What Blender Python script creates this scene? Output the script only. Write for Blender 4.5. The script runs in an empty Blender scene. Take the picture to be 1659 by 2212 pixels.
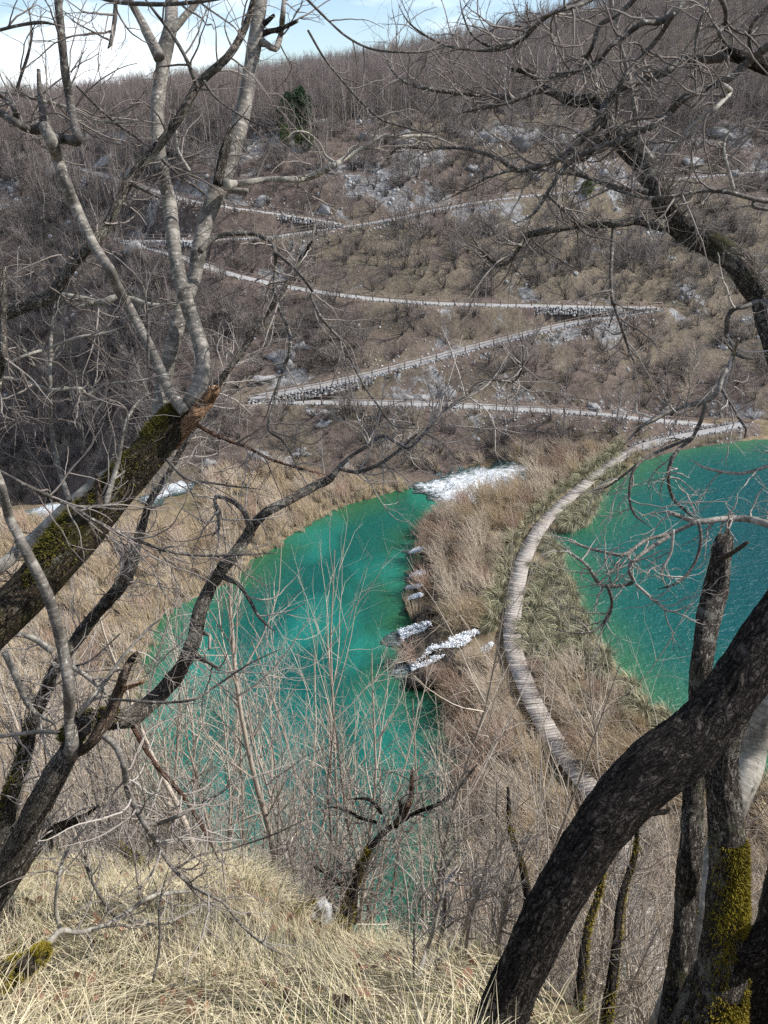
import bpy, math, random
import numpy as np
from mathutils import noise as mnoise, Vector

# ------------------------------------------------------------------ camera, sky, sun, exposure
SC = bpy.context.scene
CAMZ = 42.0
PITCH = math.radians(25.0)
FPX = 1723.0                      # focal length measured on a 1659 x 2212 grid over the photograph
CP, SP = math.cos(PITCH), math.sin(PITCH)

cam_data = bpy.data.cameras.new('camera')
cam_data.sensor_fit = 'VERTICAL'
cam_data.angle_y = 2 * math.atan(1106.0 / FPX)
cam_data.clip_start = 0.05
cam_data.clip_end = 3000
camera = bpy.data.objects.new('camera', cam_data)
SC.collection.objects.link(camera)
camera.location = (0, 0, CAMZ)
camera.rotation_euler = (math.pi / 2 - PITCH, 0, 0)
SC.camera = camera

SUN_AZ = math.radians(86.0)       # measured from +Y (view direction) towards +X (right)
SUN_EL = math.radians(44.0)
world = bpy.data.worlds.new('World')
SC.world = world
world.use_nodes = True
wn, wl = world.node_tree.nodes, world.node_tree.links
wn.clear()
w_out = wn.new('ShaderNodeOutputWorld')
w_bg = wn.new('ShaderNodeBackground')
w_sky = wn.new('ShaderNodeTexSky')
w_sky.sky_type = 'NISHITA'
w_sky.sun_disc = False
w_sky.sun_elevation = SUN_EL
w_sky.sun_rotation = SUN_AZ
w_sky.altitude = 500
w_tc = wn.new('ShaderNodeTexCoord')
w_map = wn.new('ShaderNodeMapping')
w_map.inputs['Scale'].default_value = (1.0, 1.0, 3.6)
w_no = wn.new('ShaderNodeTexNoise')
w_no.inputs['Scale'].default_value = 2.6
w_no.inputs['Detail'].default_value = 7
w_no.inputs['Roughness'].default_value = 0.58
w_rp = wn.new('ShaderNodeValToRGB')
w_rp.color_ramp.elements[0].position = 0.48
w_rp.color_ramp.elements[1].position = 0.72
w_mix = wn.new('ShaderNodeMix')
w_mix.data_type = 'RGBA'
w_mix.inputs['B'].default_value = (9.5, 9.8, 10.3, 1)      # sunlit thin cloud
wl.new(w_tc.outputs['Generated'], w_map.inputs['Vector'])
wl.new(w_map.outputs['Vector'], w_no.inputs['Vector'])
wl.new(w_no.outputs['Fac'], w_rp.inputs['Fac'])
wl.new(w_rp.outputs['Color'], w_mix.inputs['Factor'])
wl.new(w_sky.outputs['Color'], w_mix.inputs['A'])
wl.new(w_mix.outputs['Result'], w_bg.inputs['Color'])
w_bg.inputs['Strength'].default_value = 0.13
wl.new(w_bg.outputs['Background'], w_out.inputs['Surface'])

sun_data = bpy.data.lights.new('sun', 'SUN')
sun_data.energy = 4.6
sun_data.angle = math.radians(0.6)
sun_data.color = (1.0, 0.96, 0.90)
sun = bpy.data.objects.new('sun', sun_data)
SC.collection.objects.link(sun)
SUN_DIR = Vector((math.sin(SUN_AZ) * math.cos(SUN_EL), math.cos(SUN_AZ) * math.cos(SUN_EL), math.sin(SUN_EL)))
sun.rotation_euler = SUN_DIR.to_track_quat('Z', 'Y').to_euler()
sun.location = (60, 20, 120)

SC.view_settings.view_transform = 'Standard'
SC.view_settings.look = 'None'
SC.view_settings.exposure = 0.52
SC.view_settings.gamma = 1.0
SC.view_settings.use_curve_mapping = False
SC.render.engine = 'CYCLES'
SC.cycles.max_bounces = 4
SC.cycles.diffuse_bounces = 2
SC.cycles.glossy_bounces = 2
SC.cycles.transparent_max_bounces = 12
SC.cycles.use_denoising = False
SC.cycles.adaptive_threshold = 0.02
SC.cycles.sample_clamp_direct = 8.0
SC.cycles.sample_clamp_indirect = 4.0

# ------------------------------------------------------------------ helpers
RNG = np.random.default_rng(7)
COL = SC.collection


def tag(o, label=None, cat=None, group=None, kind=None):
    if label: o['label'] = label
    if cat: o['category'] = cat
    if group: o['group'] = group
    if kind: o['kind'] = kind
    return o


def empty(name, loc):
    o = bpy.data.objects.new(name, None)
    o.empty_display_size = 0.2
    o.location = loc
    COL.objects.link(o)
    return o


def ray(u, v):
    """view ray through grid point (u, v), scaled so that t is the depth along the view axis"""
    a = (np.asarray(u, float) - 829.5) / FPX
    b = (np.asarray(v, float) - 1106.0) / FPX
    return np.stack([a, CP - b * SP, -SP - b * CP], -1)


def at_depth(u, v, d):
    r = ray(u, v)
    return np.array([0, 0, CAMZ]) + r * np.asarray(d, float)[..., None]


def at_z(u, v, z):
    r = ray(u, v)
    t = (np.asarray(z, float) - CAMZ) / r[..., 2]
    return np.array([0, 0, CAMZ]) + r * t[..., None]


def sstep(a, b, x):
    t = np.clip((x - a) / (b - a), 0, 1)
    return t * t * (3 - 2 * t)


def _hash(ix, iy, seed):
    h = (ix.astype(np.int64) * 374761393 + iy.astype(np.int64) * 668265263 + seed * 1442695041) & 0x7fffffff
    h = ((h ^ (h >> 13)) * 1274126177) & 0x7fffffff
    return ((h ^ (h >> 16)) & 0xffff) / 65535.0


def vnoise(x, y, seed=0):
    ix, iy = np.floor(x), np.floor(y)
    fx, fy = x - ix, y - iy
    fx = fx * fx * (3 - 2 * fx); fy = fy * fy * (3 - 2 * fy)
    a = _hash(ix, iy, seed); b = _hash(ix + 1, iy, seed)
    c = _hash(ix, iy + 1, seed); d = _hash(ix + 1, iy + 1, seed)
    return (a * (1 - fx) + b * fx) * (1 - fy) + (c * (1 - fx) + d * fx) * fy


def fbm(x, y, scale, octv=4, seed=0):
    """fractal noise about 0 within about +-0.5; scale = size of the largest lumps in metres"""
    s, a, tot, out = 1.0 / scale, 1.0, 0.0, 0
    for k in range(octv):
        out = out + a * (vnoise(x * s + 17.3 * k, y * s - 9.1 * k, seed + k) - 0.5)
        tot += a; a *= 0.5; s *= 2.03
    return out / tot * 1.4


def set_attr(me, name, typ, dom, data):
    a = me.attributes.new(name, typ, dom)
    key = {'FLOAT': 'value', 'INT': 'value', 'FLOAT_VECTOR': 'vector', 'FLOAT_COLOR': 'color'}[typ]
    a.data.foreach_set(key, np.ascontiguousarray(data, np.int32 if typ == 'INT' else np.float32).ravel())


def mesh_np(name, V, quads=None, tris=None, attrs=None, smooth=True):
    me = bpy.data.meshes.new(name)
    V = np.asarray(V, np.float32)
    nq = 0 if quads is None else len(quads)
    nt = 0 if tris is None else len(tris)
    parts, starts = [], []
    if nq: parts.append(np.asarray(quads, np.int32).ravel())
    if nt: parts.append(np.asarray(tris, np.int32).ravel())
    loops = np.concatenate(parts) if parts else np.zeros(0, np.int32)
    me.vertices.add(len(V)); me.vertices.foreach_set('co', V.ravel())
    me.loops.add(len(loops)); me.loops.foreach_set('vertex_index', loops)
    me.polygons.add(nq + nt)
    st = np.concatenate([np.arange(nq) * 4, nq * 4 + np.arange(nt) * 3]).astype(np.int32)
    me.polygons.foreach_set('loop_start', st)
    me.update(calc_edges=True)
    if smooth:
        me.polygons.foreach_set('use_smooth', np.ones(nq + nt, bool))
    for k, (t, d) in (attrs or {}).items():
        set_attr(me, k, t, 'POINT', d)
    me.validate()
    return me


def obj(name, me, mat, parent=None, loc=(0, 0, 0)):
    if mat is not None and not me.materials:
        me.materials.append(mat)
    o = bpy.data.objects.new(name, me)
    o.location = loc
    if parent is not None:
        o.parent = parent
    COL.objects.link(o)
    return o


class Acc:
    """collects pieces of one mesh"""
    def __init__(s): s.V, s.Q, s.T, s.B, s.C, s.n = [], [], [], [], [], 0
    def add(s, V, Q=None, T=None, bark=None, tint=None):
        V = np.asarray(V, float).reshape(-1, 3)
        s.V.append(V)
        if Q is not None and len(Q): s.Q.append(np.asarray(Q) + s.n)
        if T is not None and len(T): s.T.append(np.asarray(T) + s.n)
        s.B.append(V if bark is None else bark.reshape(-1, 3))
        t = np.zeros(len(V)) if tint is None else np.broadcast_to(np.asarray(tint, float), (len(V),))
        s.C.append(t)
        s.n += len(V)
    def mesh(s, name, org=(0, 0, 0), smooth=True):
        V = np.concatenate(s.V) - np.asarray(org)
        return mesh_np(name, V, np.concatenate(s.Q) if s.Q else None, np.concatenate(s.T) if s.T else None,
                       {'bark': ('FLOAT_VECTOR', np.concatenate(s.B)), 'tint': ('FLOAT', np.concatenate(s.C))}, smooth)


def unit(a):
    return a / np.maximum(np.linalg.norm(a, axis=-1, keepdims=True), 1e-9)


def tubes(acc, P, R, k=3, tint=None, cap=False, rough=0.0, seed=0, ridge=0.0):
    """P (N,n,3) centre lines, R (N,n) radii -> N tubes of k sides"""
    P = np.asarray(P, float); R = np.asarray(R, float)
    if P.ndim == 2: P, R = P[None], R[None]
    if cap:
        P = np.concatenate([P, P[:, -1:] + 1e-4 * unit(P[:, -1:] - P[:, -2:-1])], 1)
        R = np.concatenate([R, R[:, -1:] * 0.02], 1)
        P = np.concatenate([P[:, :1] - 1e-4 * unit(P[:, 1:2] - P[:, :1]), P], 1)
        R = np.concatenate([R[:, :1] * 0.02, R], 1)
    N, n, _ = P.shape
    T = unit(np.gradient(P, axis=1))
    mean = unit(P[:, -1] - P[:, 0])
    ref = np.where(np.abs(mean[:, 2:3]) < 0.75, np.array([[0, 0, 1.0]]), np.array([[0.3, 1.0, 0.0]]))
    A = unit(np.cross(T, np.repeat(ref[:, None], n, 1)))
    B = np.cross(T, A)
    th = np.arange(k) / k * 2 * math.pi
    c, s = np.cos(th)[None, None, :, None], np.sin(th)[None, None, :, None]
    L = np.concatenate([np.zeros((N, 1)), np.cumsum(np.linalg.norm(np.diff(P, axis=1), axis=2), 1)], 1)
    Rk = np.repeat(R[:, :, None], k, 2)
    if rough > 0 or ridge > 0:
        ang = np.broadcast_to(th[None, None], (N, n, k))
        LL = np.broadcast_to(L[:, :, None], (N, n, k))
        rm = max(R.max(), 0.02)
        # lumps (seam-free: blend of two shifted copies round the limb)
        w = 0.5 - 0.5 * np.cos(ang)
        def ring(fs, ls, sd, oc=3):
            a = fbm(ang * fs, LL * ls, 1.0, oc, sd + seed)
            b = fbm((ang - 2 * math.pi) * fs, LL * ls, 1.0, oc, sd + seed)
            tt = ang / (2 * math.pi)
            return a * (1 - tt) + b * tt
        f = 1 + rough * (ring(0.9, 0.55 / rm, 3) * 1.1 + ring(2.6, 1.5 / rm, 11) * 0.5)
        if ridge > 0:
            g = ring(9.0, 1.1 / rm, 23, 2)
            g2 = ring(16.0, 3.0 / rm, 41, 2)
            f = f + ridge * (np.abs(g) * -2.2 + 0.35 + 0.6 * g2)
        Rk = Rk * f
    V = P[:, :, None] + Rk[..., None] * (c * A[:, :, None] + s * B[:, :, None])
    bark = np.stack([np.broadcast_to(np.cos(th), (N, n, k)) * Rk, np.broadcast_to(np.sin(th), (N, n, k)) * Rk,
                     np.broadcast_to(L[:, :, None], (N, n, k))], -1)
    i = np.arange(N)[:, None, None] * (n * k) + np.arange(n - 1)[None, :, None] * k
    j = np.arange(k)[None, None]
    j2 = (j + 1) % k
    Q = np.stack([i + j, i + j2, i + k + j2, i + k + j], -1).reshape(-1, 4)
    tt = None
    if tint is not None:
        tt = np.repeat(np.broadcast_to(np.asarray(tint, float), (N,)), n * k)
    acc.add(V.reshape(-1, 3), Q, None, bark, tt)
    return V


def catmull(pts, step):
    """pts (m,4) x y z r -> evenly resampled smooth line"""
    p = np.asarray(pts, float)
    q = np.vstack([2 * p[0] - p[1], p, 2 * p[-1] - p[-2]])
    out = []
    for i in range(1, len(q) - 2):
        p0, p1, p2, p3 = q[i - 1], q[i], q[i + 1], q[i + 2]
        n = max(2, int(np.linalg.norm(p2[:3] - p1[:3]) / step))
        t = np.arange(n)[:, None] / n
        out.append(0.5 * (2 * p1 + (p2 - p0) * t + (2 * p0 - 5 * p1 + 4 * p2 - p3) * t ** 2 + (3 * p1 - p0 - 3 * p2 + p3) * t ** 3))
    out.append(p[-1:])
    o = np.vstack(out)
    o[:, 3] = np.maximum(o[:, 3], p[:, 3].min() * 0.8)
    return o


def resample(line, n):
    L = np.concatenate([[0], np.cumsum(np.linalg.norm(np.diff(line[:, :3], axis=0), axis=1))])
    t = np.linspace(0, L[-1], n)
    return np.stack([np.interp(t, L, line[:, k]) for k in range(line.shape[1])], 1)


def sprout(rng, P, R, count, t0, t1, length, ang, npt, wig, lift, rk=0.55, rmax=0.01, tip=0.3, bias=None, byc=True, short=0.35):
    """count children shared out over the parent lines P (N,n,3) by their length"""
    P = np.asarray(P, float); R = np.asarray(R, float)
    N, n, _ = P.shape
    Ls = np.linalg.norm(np.diff(P, axis=1), axis=2).sum(1)
    pi = rng.choice(N, count, p=Ls / Ls.sum()) if byc else np.repeat(np.arange(N), max(1, count // N))
    count = len(pi)
    t = rng.uniform(t0, t1, count) * (n - 1)
    i0 = np.minimum(t.astype(int), n - 2); f = (t - i0)[:, None]
    pos = P[pi, i0] * (1 - f) + P[pi, i0 + 1] * f
    tan = unit(P[pi, i0 + 1] - P[pi, i0])
    r = (R[pi, i0] * (1 - f[:, 0]) + R[pi, i0 + 1] * f[:, 0])
    rnd = rng.normal(size=(count, 3))
    if bias is not None: rnd = rnd + np.asarray(bias)
    perp = unit(rnd - (rnd * tan).sum(1, keepdims=True) * tan)
    a = np.clip(rng.normal(ang, 0.22, count), 0.15, 1.7)[:, None]
    d = tan * np.cos(a) + perp * np.sin(a)
    L = length * rng.uniform(0.45, 1.25, count) * (1 - short * (t / (n - 1)))
    if isinstance(length, np.ndarray): L = length[pi] * rng.uniform(0.45, 1.25, count)
    out = np.zeros((count, npt, 3)); out[:, 0] = pos
    curl = rng.normal(size=(count, 3)) * wig * 0.5
    for k in range(1, npt):
        d = unit(d + rng.normal(size=(count, 3)) * wig + curl + np.array([0, 0, lift]))
        out[:, k] = out[:, k - 1] + d * (L / (npt - 1))[:, None]
    r0 = np.minimum(r * rk, rmax)
    Ro = r0[:, None] * np.linspace(1, tip, npt)[None]
    return out, Ro

# ------------------------------------------------------------------ materials
class NT:
    def __init__(s, name):
        s.m = bpy.data.materials.new(name); s.m.use_nodes = True
        s.t = s.m.node_tree; s.n = s.t.nodes; s.l = s.t.links
        s.n.clear()
        s.out = s.n.new('ShaderNodeOutputMaterial')
        s.b = s.n.new('ShaderNodeBsdfPrincipled')
        s.l.new(s.b.outputs[0], s.out.inputs['Surface'])
        s.b.inputs['Roughness'].default_value = 0.85
        s.b.inputs['Specular IOR Level'].default_value = 0.25
    def put(s, sock, v):
        if isinstance(v, bpy.types.NodeSocket): s.l.new(v, sock)
        elif isinstance(v, (tuple, list)) and len(v) == 3 and sock.type == 'RGBA': sock.default_value = (*v, 1)
        else: sock.default_value = v
    def attr(s, name, vec=False):
        a = s.n.new('ShaderNodeAttribute'); a.attribute_name = name
        return a.outputs['Vector'] if vec else a.outputs['Fac']
    def pos(s): return s.n.new('ShaderNodeNewGeometry').outputs['Position']
    def objco(s): return s.n.new('ShaderNodeTexCoord').outputs['Object']
    def rand(s): return s.n.new('ShaderNodeObjectInfo').outputs['Random']
    def mapv(s, v, scale):
        m = s.n.new('ShaderNodeMapping'); s.l.new(v, m.inputs['Vector']); m.inputs['Scale'].default_value = scale
        return m.outputs[0]
    def noise(s, v, scale, detail=4, rough=0.55, dist=0.0):
        n = s.n.new('ShaderNodeTexNoise'); s.l.new(v, n.inputs['Vector'])
        n.inputs['Scale'].default_value = scale; n.inputs['Detail'].default_value = detail
        n.inputs['Roughness'].default_value = rough; n.inputs['Distortion'].default_value = dist
        return n.outputs['Fac']
    def voro(s, v, scale, feat='F1'):
        n = s.n.new('ShaderNodeTexVoronoi'); n.feature = feat; s.l.new(v, n.inputs['Vector'])
        n.inputs['Scale'].default_value = scale
        return n.outputs['Distance']
    def ramp(s, f, stops):
        r = s.n.new('ShaderNodeValToRGB'); s.l.new(f, r.inputs['Fac'])
        e = r.color_ramp.elements
        while len(e) < len(stops): e.new(0.5)
        for k, (p, c) in enumerate(stops):
            e[k].position = p
            e[k].color = (c, c, c, 1) if isinstance(c, (int, float)) else (*c, 1)
        return r.outputs['Color']
    def mix(s, f, a, b, mode='MIX'):
        m = s.n.new('ShaderNodeMix'); m.data_type = 'RGBA'; m.blend_type = mode
        s.put(m.inputs['Factor'], f); s.put(m.inputs['A'], a); s.put(m.inputs['B'], b)
        return m.outputs['Result']
    def math(s, op, a, b=0.0):
        m = s.n.new('ShaderNodeMath'); m.operation = op
        s.put(m.inputs[0], a); s.put(m.inputs[1], b)
        return m.outputs[0]
    def bump(s, h, strength, dist):
        b = s.n.new('ShaderNodeBump'); s.l.new(h, b.inputs['Height'])
        b.inputs['Strength'].default_value = strength; b.inputs['Distance'].default_value = dist
        s.l.new(b.outputs[0], s.b.inputs['Normal'])
    def color(s, c): s.put(s.b.inputs['Base Color'], c)


def m_rough_bark(name, dark, mid, pale, scale=1.0, lichen=0.0, mossy=0.0):
    t = NT(name); v = t.attr('bark', True)
    n1 = t.noise(t.mapv(v, (24 * scale, 24 * scale, 7 * scale)), 1.5, 6, 0.62, 1.1)
    n2 = t.noise(t.mapv(v, (60 * scale, 60 * scale, 26 * scale)), 1.5, 4, 0.65, 0.5)
    f1 = t.math('ABSOLUTE', t.math('SUBTRACT', n1, 0.5))
    f2 = t.math('ABSOLUTE', t.math('SUBTRACT', t.noise(t.mapv(v, (15 * scale, 15 * scale, 20 * scale)), 1.5, 5, 0.6, 0.8), 0.5))
    crack = t.ramp(t.math('MINIMUM', f1, t.math('MULTIPLY', f2, 1.6)), [(0.0, 0.0), (0.035, 0.55), (0.12, 1.0)])
    h = t.math('MULTIPLY', t.math('ADD', t.math('MULTIPLY', n1, 0.5), t.math('MULTIPLY', n2, 0.6)), crack)
    c = t.ramp(h, [(0.07, dark), (0.36, mid), (0.62, pale)])
    if lichen > 0:
        ln = t.noise(v, 9, 5, 0.7)
        lf = t.ramp(ln, [(0.60 - 0.1 * lichen, 0.0), (0.66 - 0.08 * lichen, 0.8)])
        c = t.mix(lf, c, (0.30, 0.295, 0.25))
    if mossy > 0:
        mn = t.noise(v, 4.5, 5, 0.7)
        mf = t.ramp(mn, [(0.62 - 0.14 * mossy, 0.0), (0.70 - 0.1 * mossy, 0.85)])
        c = t.mix(mf, c, (0.055, 0.050, 0.014))
    t.color(c); t.bump(h, 1.0, 0.032)
    t.b.inputs['Roughness'].default_value = 0.92
    t.b.inputs['Specular IOR Level'].default_value = 0.12
    return t.m


def m_smooth_bark(name, dark, mid, pale):
    t = NT(name); v = t.attr('bark', True)
    band = t.noise(t.mapv(v, (5, 5, 30)), 1.5, 5, 0.6, 0.4)
    big = t.noise(v, 7, 4, 0.6)
    spots = t.noise(v, 38, 4, 0.7)
    c = t.ramp(band, [(0.30, dark), (0.5, mid), (0.74, pale)])
    c = t.mix(t.ramp(big, [(0.40, 0.0), (0.60, 0.85)]), c, tuple(x * 0.34 for x in mid))
    c = t.mix(t.ramp(spots, [(0.57, 0.0), (0.66, 0.6)]), c, (0.50, 0.49, 0.43))
    knots = t.noise(t.mapv(v, (12, 12, 7)), 1.4, 3, 0.5)
    c = t.mix(t.ramp(knots, [(0.64, 0.0), (0.72, 0.85)]), c, (0.05, 0.043, 0.036))
    t.color(c); t.bump(t.math('ADD', band, spots), 0.45, 0.006)
    t.b.inputs['Roughness'].default_value = 0.72
    return t.m


def m_tint(name, lo, hi, vary=0.35, rough=0.85, trans=0.0):
    """colour from the per-piece tint attribute with some unevenness"""
    t = NT(name)
    f = t.attr('tint'); n = t.noise(t.attr('bark', True), 6, 2)
    c = t.mix(f, lo, hi)
    c = t.mix(t.math('MULTIPLY', n, vary), c, tuple(x * 0.35 for x in lo))
    t.color(c); t.b.inputs['Roughness'].default_value = rough
    return t.m


def m_two(name, lo, hi, ovary=0.25):
    """tint attribute plus a shift for each individual"""
    t = NT(name)
    c = t.mix(t.attr('tint'), lo, hi)
    d = tuple(x * 0.5 for x in lo)
    c = t.mix(t.math('MULTIPLY', t.rand(), ovary * 2), c, d)
    t.color(c); t.b.inputs['Roughness'].default_value = 0.9
    return t.m


M = {}
M['bark_dark'] = m_rough_bark('dark_bark', (0.008, 0.007, 0.006), (0.045, 0.037, 0.032), (0.135, 0.115, 0.098), 0.8)
M['bark_scaly'] = m_rough_bark('scaly_bark', (0.016, 0.013, 0.011), (0.105, 0.090, 0.076), (0.32, 0.285, 0.245), 1.0, 0.6, 0.45)
M['bark_mossy'] = m_rough_bark('mossy_bark', (0.014, 0.011, 0.008), (0.075, 0.058, 0.040), (0.22, 0.18, 0.125), 1.0, 0.2, 0.9)
M['bark_grey'] = m_rough_bark('grey_furrowed_bark', (0.035, 0.030, 0.025), (0.19, 0.165, 0.138), (0.44, 0.395, 0.335), 1.0, 0.6, 0.2)
M['bark_beech'] = m_smooth_bark('smooth_grey_bark', (0.085, 0.075, 0.065), (0.175, 0.157, 0.134), (0.37, 0.34, 0.295))
M['bark_pale'] = m_smooth_bark('pale_bark', (0.20, 0.18, 0.155), (0.32, 0.295, 0.25), (0.46, 0.43, 0.37))
M['bark_limb'] = m_smooth_bark('limb_bark', (0.040, 0.034, 0.030), (0.088, 0.076, 0.066), (0.20, 0.18, 0.155))
M['bark_red'] = m_rough_bark('peeling_red_bark', (0.06, 0.03, 0.02), (0.20, 0.105, 0.07), (0.42, 0.34, 0.28), 1.5, 0.5)
M['wood'] = m_rough_bark('torn_wood', (0.22, 0.10, 0.05), (0.52, 0.31, 0.18), (0.76, 0.58, 0.41), 1.4)
M['deadwood'] = m_rough_bark('weathered_wood', (0.05, 0.032, 0.022), (0.17, 0.125, 0.09), (0.36, 0.30, 0.24), 1.4)
M['twig'] = m_tint('twig_bark', (0.115, 0.092, 0.080), (0.30, 0.265, 0.235))
M['twig_grey'] = m_tint('grey_twig_bark', (0.19, 0.16, 0.14), (0.46, 0.42, 0.375))
M['sapling'] = m_tint('sapling_bark', (0.30, 0.25, 0.20), (0.64, 0.56, 0.465))
M['moss'] = m_tint('moss', (0.10, 0.080, 0.010), (0.31, 0.245, 0.022), 0.45)
M['moss_dark'] = m_tint('dark_moss', (0.042, 0.040, 0.009), (0.155, 0.135, 0.018), 0.5)
M['grass'] = m_tint('dry_grass', (0.39, 0.325, 0.195), (0.78, 0.695, 0.49), 0.25)
M['grass_green'] = m_tint('green_grass', (0.10, 0.12, 0.035), (0.26, 0.27, 0.09), 0.25)
M['leaf'] = m_tint('fallen_leaf', (0.10, 0.05, 0.03), (0.30, 0.17, 0.11), 0.3)
M['reed'] = m_two('reed', (0.38, 0.295, 0.19), (0.68, 0.555, 0.39), 0.12)
M['willow'] = m_two('willow_twigs', (0.41, 0.335, 0.255), (0.74, 0.63, 0.50), 0.14)
M['willow_red'] = m_two('reddish_willow_twigs', (0.33, 0.225, 0.17), (0.60, 0.45, 0.35), 0.14)
M['sedge'] = m_two('sedge', (0.135, 0.128, 0.070), (0.60, 0.56, 0.38), 0.14)
M['hillshrub'] = m_two('hill_shrub', (0.056, 0.046, 0.043), (0.50, 0.445, 0.415), 0.25)
M['forest'] = m_two('forest_twigs', (0.135, 0.106, 0.100), (0.345, 0.285, 0.268), 0.22)
M['forest_trunk'] = m_two('forest_trunks', (0.20, 0.175, 0.155), (0.36, 0.325, 0.29), 0.3)
M['tuft'] = m_two('hill_grass', (0.155, 0.125, 0.090), (0.32, 0.272, 0.20), 0.25)
M['pine'] = m_tint('pine_needles', (0.016, 0.040, 0.018), (0.06, 0.105, 0.045), 0.3)
M['pine_light'] = m_tint('young_pine_needles', (0.065, 0.10, 0.03), (0.17, 0.215, 0.075), 0.3)


def m_rock(name, dark, mid, pale):
    t = NT(name); p = t.pos()
    n = t.noise(p, 0.9, 8, 0.68, 0.5); f = t.noise(p, 6, 5, 0.7)
    c = t.ramp(t.math('ADD', t.math('MULTIPLY', n, 0.65), t.math('MULTIPLY', f, 0.35)), [(0.36, dark), (0.5, mid), (0.62, pale)])
    c = t.mix(t.ramp(t.noise(p, 2.2, 5, 0.7), [(0.58, 0.0), (0.68, 0.7)]), c, (0.14, 0.115, 0.07))
    t.color(c); t.bump(t.noise(p, 2.5, 8, 0.75), 1.0, 0.25)
    t.b.inputs['Roughness'].default_value = 0.92
    return t.m


M['rock'] = m_rock('limestone', (0.10, 0.097, 0.095), (0.23, 0.226, 0.225), (0.42, 0.415, 0.415))
M['stone_white'] = m_rock('white_stones', (0.24, 0.235, 0.225), (0.44, 0.435, 0.43), (0.68, 0.675, 0.67))
M['tufa'] = m_rock('wet_tufa', (0.010, 0.008, 0.006), (0.028, 0.021, 0.015), (0.075, 0.056, 0.035))
M['tufa'].node_tree.nodes['Principled BSDF'].inputs['Roughness'].default_value = 0.5

# hillside: leaf litter, dry grass and bare limestone, chosen by attributes of the terrain
t = NT('hill_ground'); p = t.pos()
lit = t.ramp(t.noise(p, 1.1, 9, 0.75), [(0.3, (0.050, 0.036, 0.031)), (0.5, (0.130, 0.098, 0.084)), (0.7, (0.235, 0.188, 0.160))])
gra = t.ramp(t.noise(p, 1.8, 8, 0.72), [(0.3, (0.085, 0.070, 0.048)), (0.52, (0.178, 0.148, 0.104)), (0.72, (0.30, 0.255, 0.185))])
gf = t.ramp(t.math('ADD', t.noise(p, 0.16, 6, 0.65), t.math('MULTIPLY', t.attr('grassy'), 0.5)), [(0.62, 0.0), (0.80, 0.8)])
c = t.mix(gf, lit, gra)
mossf = t.ramp(t.noise(p, 0.33, 7, 0.7), [(0.60, 0.0), (0.68, 0.55)])
c = t.mix(mossf, c, (0.085, 0.082, 0.030))
rk = t.ramp(t.noise(p, 1.1, 9, 0.72, 0.4), [(0.32, (0.085, 0.08, 0.077)), (0.5, (0.22, 0.215, 0.213)), (0.66, (0.42, 0.415, 0.415))])
rf = t.ramp(t.math('ADD', t.math('MULTIPLY', t.noise(p, 0.9, 9, 0.8), 1.0), t.math('MULTIPLY', t.attr('rocky'), 0.5)), [(0.80, 0.0), (0.86, 1.0)])
c = t.mix(rf, c, rk)
t.color(c); t.bump(t.noise(p, 1.3, 10, 0.8, 0.4), 1.0, 0.4)
t.b.inputs['Roughness'].default_value = 0.95
M['hill'] = t.m

# valley floor: wet brown soil, dead sedge, pale mud under water edges
t = NT('valley_ground'); p = t.pos()
c = t.ramp(t.noise(p, 0.7, 8, 0.7), [(0.3, (0.075, 0.055, 0.036)), (0.5, (0.175, 0.132, 0.082)), (0.7, (0.29, 0.225, 0.14))])
c = t.mix(t.ramp(t.noise(p, 0.3, 6, 0.7), [(0.5, 0.0), (0.62, 0.6)]), c, (0.11, 0.10, 0.05))
t.color(c); t.bump(t.noise(p, 2.0, 8, 0.75), 1.0, 0.2)
M['valley'] = t.m

t = NT('bank_soil'); p = t.pos()
c = t.ramp(t.noise(p, 5, 8, 0.7), [(0.3, (0.06, 0.042, 0.028)), (0.5, (0.16, 0.12, 0.07)), (0.7, (0.30, 0.24, 0.14))])
c = t.mix(t.attr('rocky'), c, (0.17, 0.155, 0.135))
t.color(c); t.bump(t.noise(p, 9, 8, 0.75), 1.0, 0.05)
M['bank'] = t.m

# gravel of the paths
t = NT('pale_gravel'); p = t.pos()
c = t.ramp(t.noise(p, 5, 6, 0.7), [(0.3, (0.21, 0.208, 0.206)), (0.7, (0.36, 0.357, 0.352))])
c = t.mix(t.ramp(t.noise(p, 0.45, 5, 0.65), [(0.52, 0.0), (0.70, 0.55)]), c, (0.27, 0.21, 0.16))
t.color(c); t.bump(t.noise(p, 14, 4, 0.7), 0.5, 0.03)
M['gravel'] = t.m

# planks: grey-brown weathered, each plank its own tone
t = NT('weathered_plank'); v = t.objco(); r = t.rand()
g = t.noise(t.mapv(v, (1.5, 22, 22)), 1.5, 5, 0.65, 0.5)
c = t.ramp(g, [(0.3, (0.23, 0.205, 0.182)), (0.52, (0.40, 0.365, 0.330)), (0.74, (0.57, 0.53, 0.485))])
c = t.mix(t.math('MULTIPLY', r, 0.55), c, (0.22, 0.185, 0.16))
t.color(c); t.bump(g, 0.5, 0.01)
M['plank'] = t.m
t = NT('rail_wood'); g = t.noise(t.objco(), 3, 4)
t.color(t.ramp(g, [(0.3, (0.13, 0.098, 0.080)), (0.7, (0.29, 0.232, 0.195))])); M['rail'] = t.m


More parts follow.
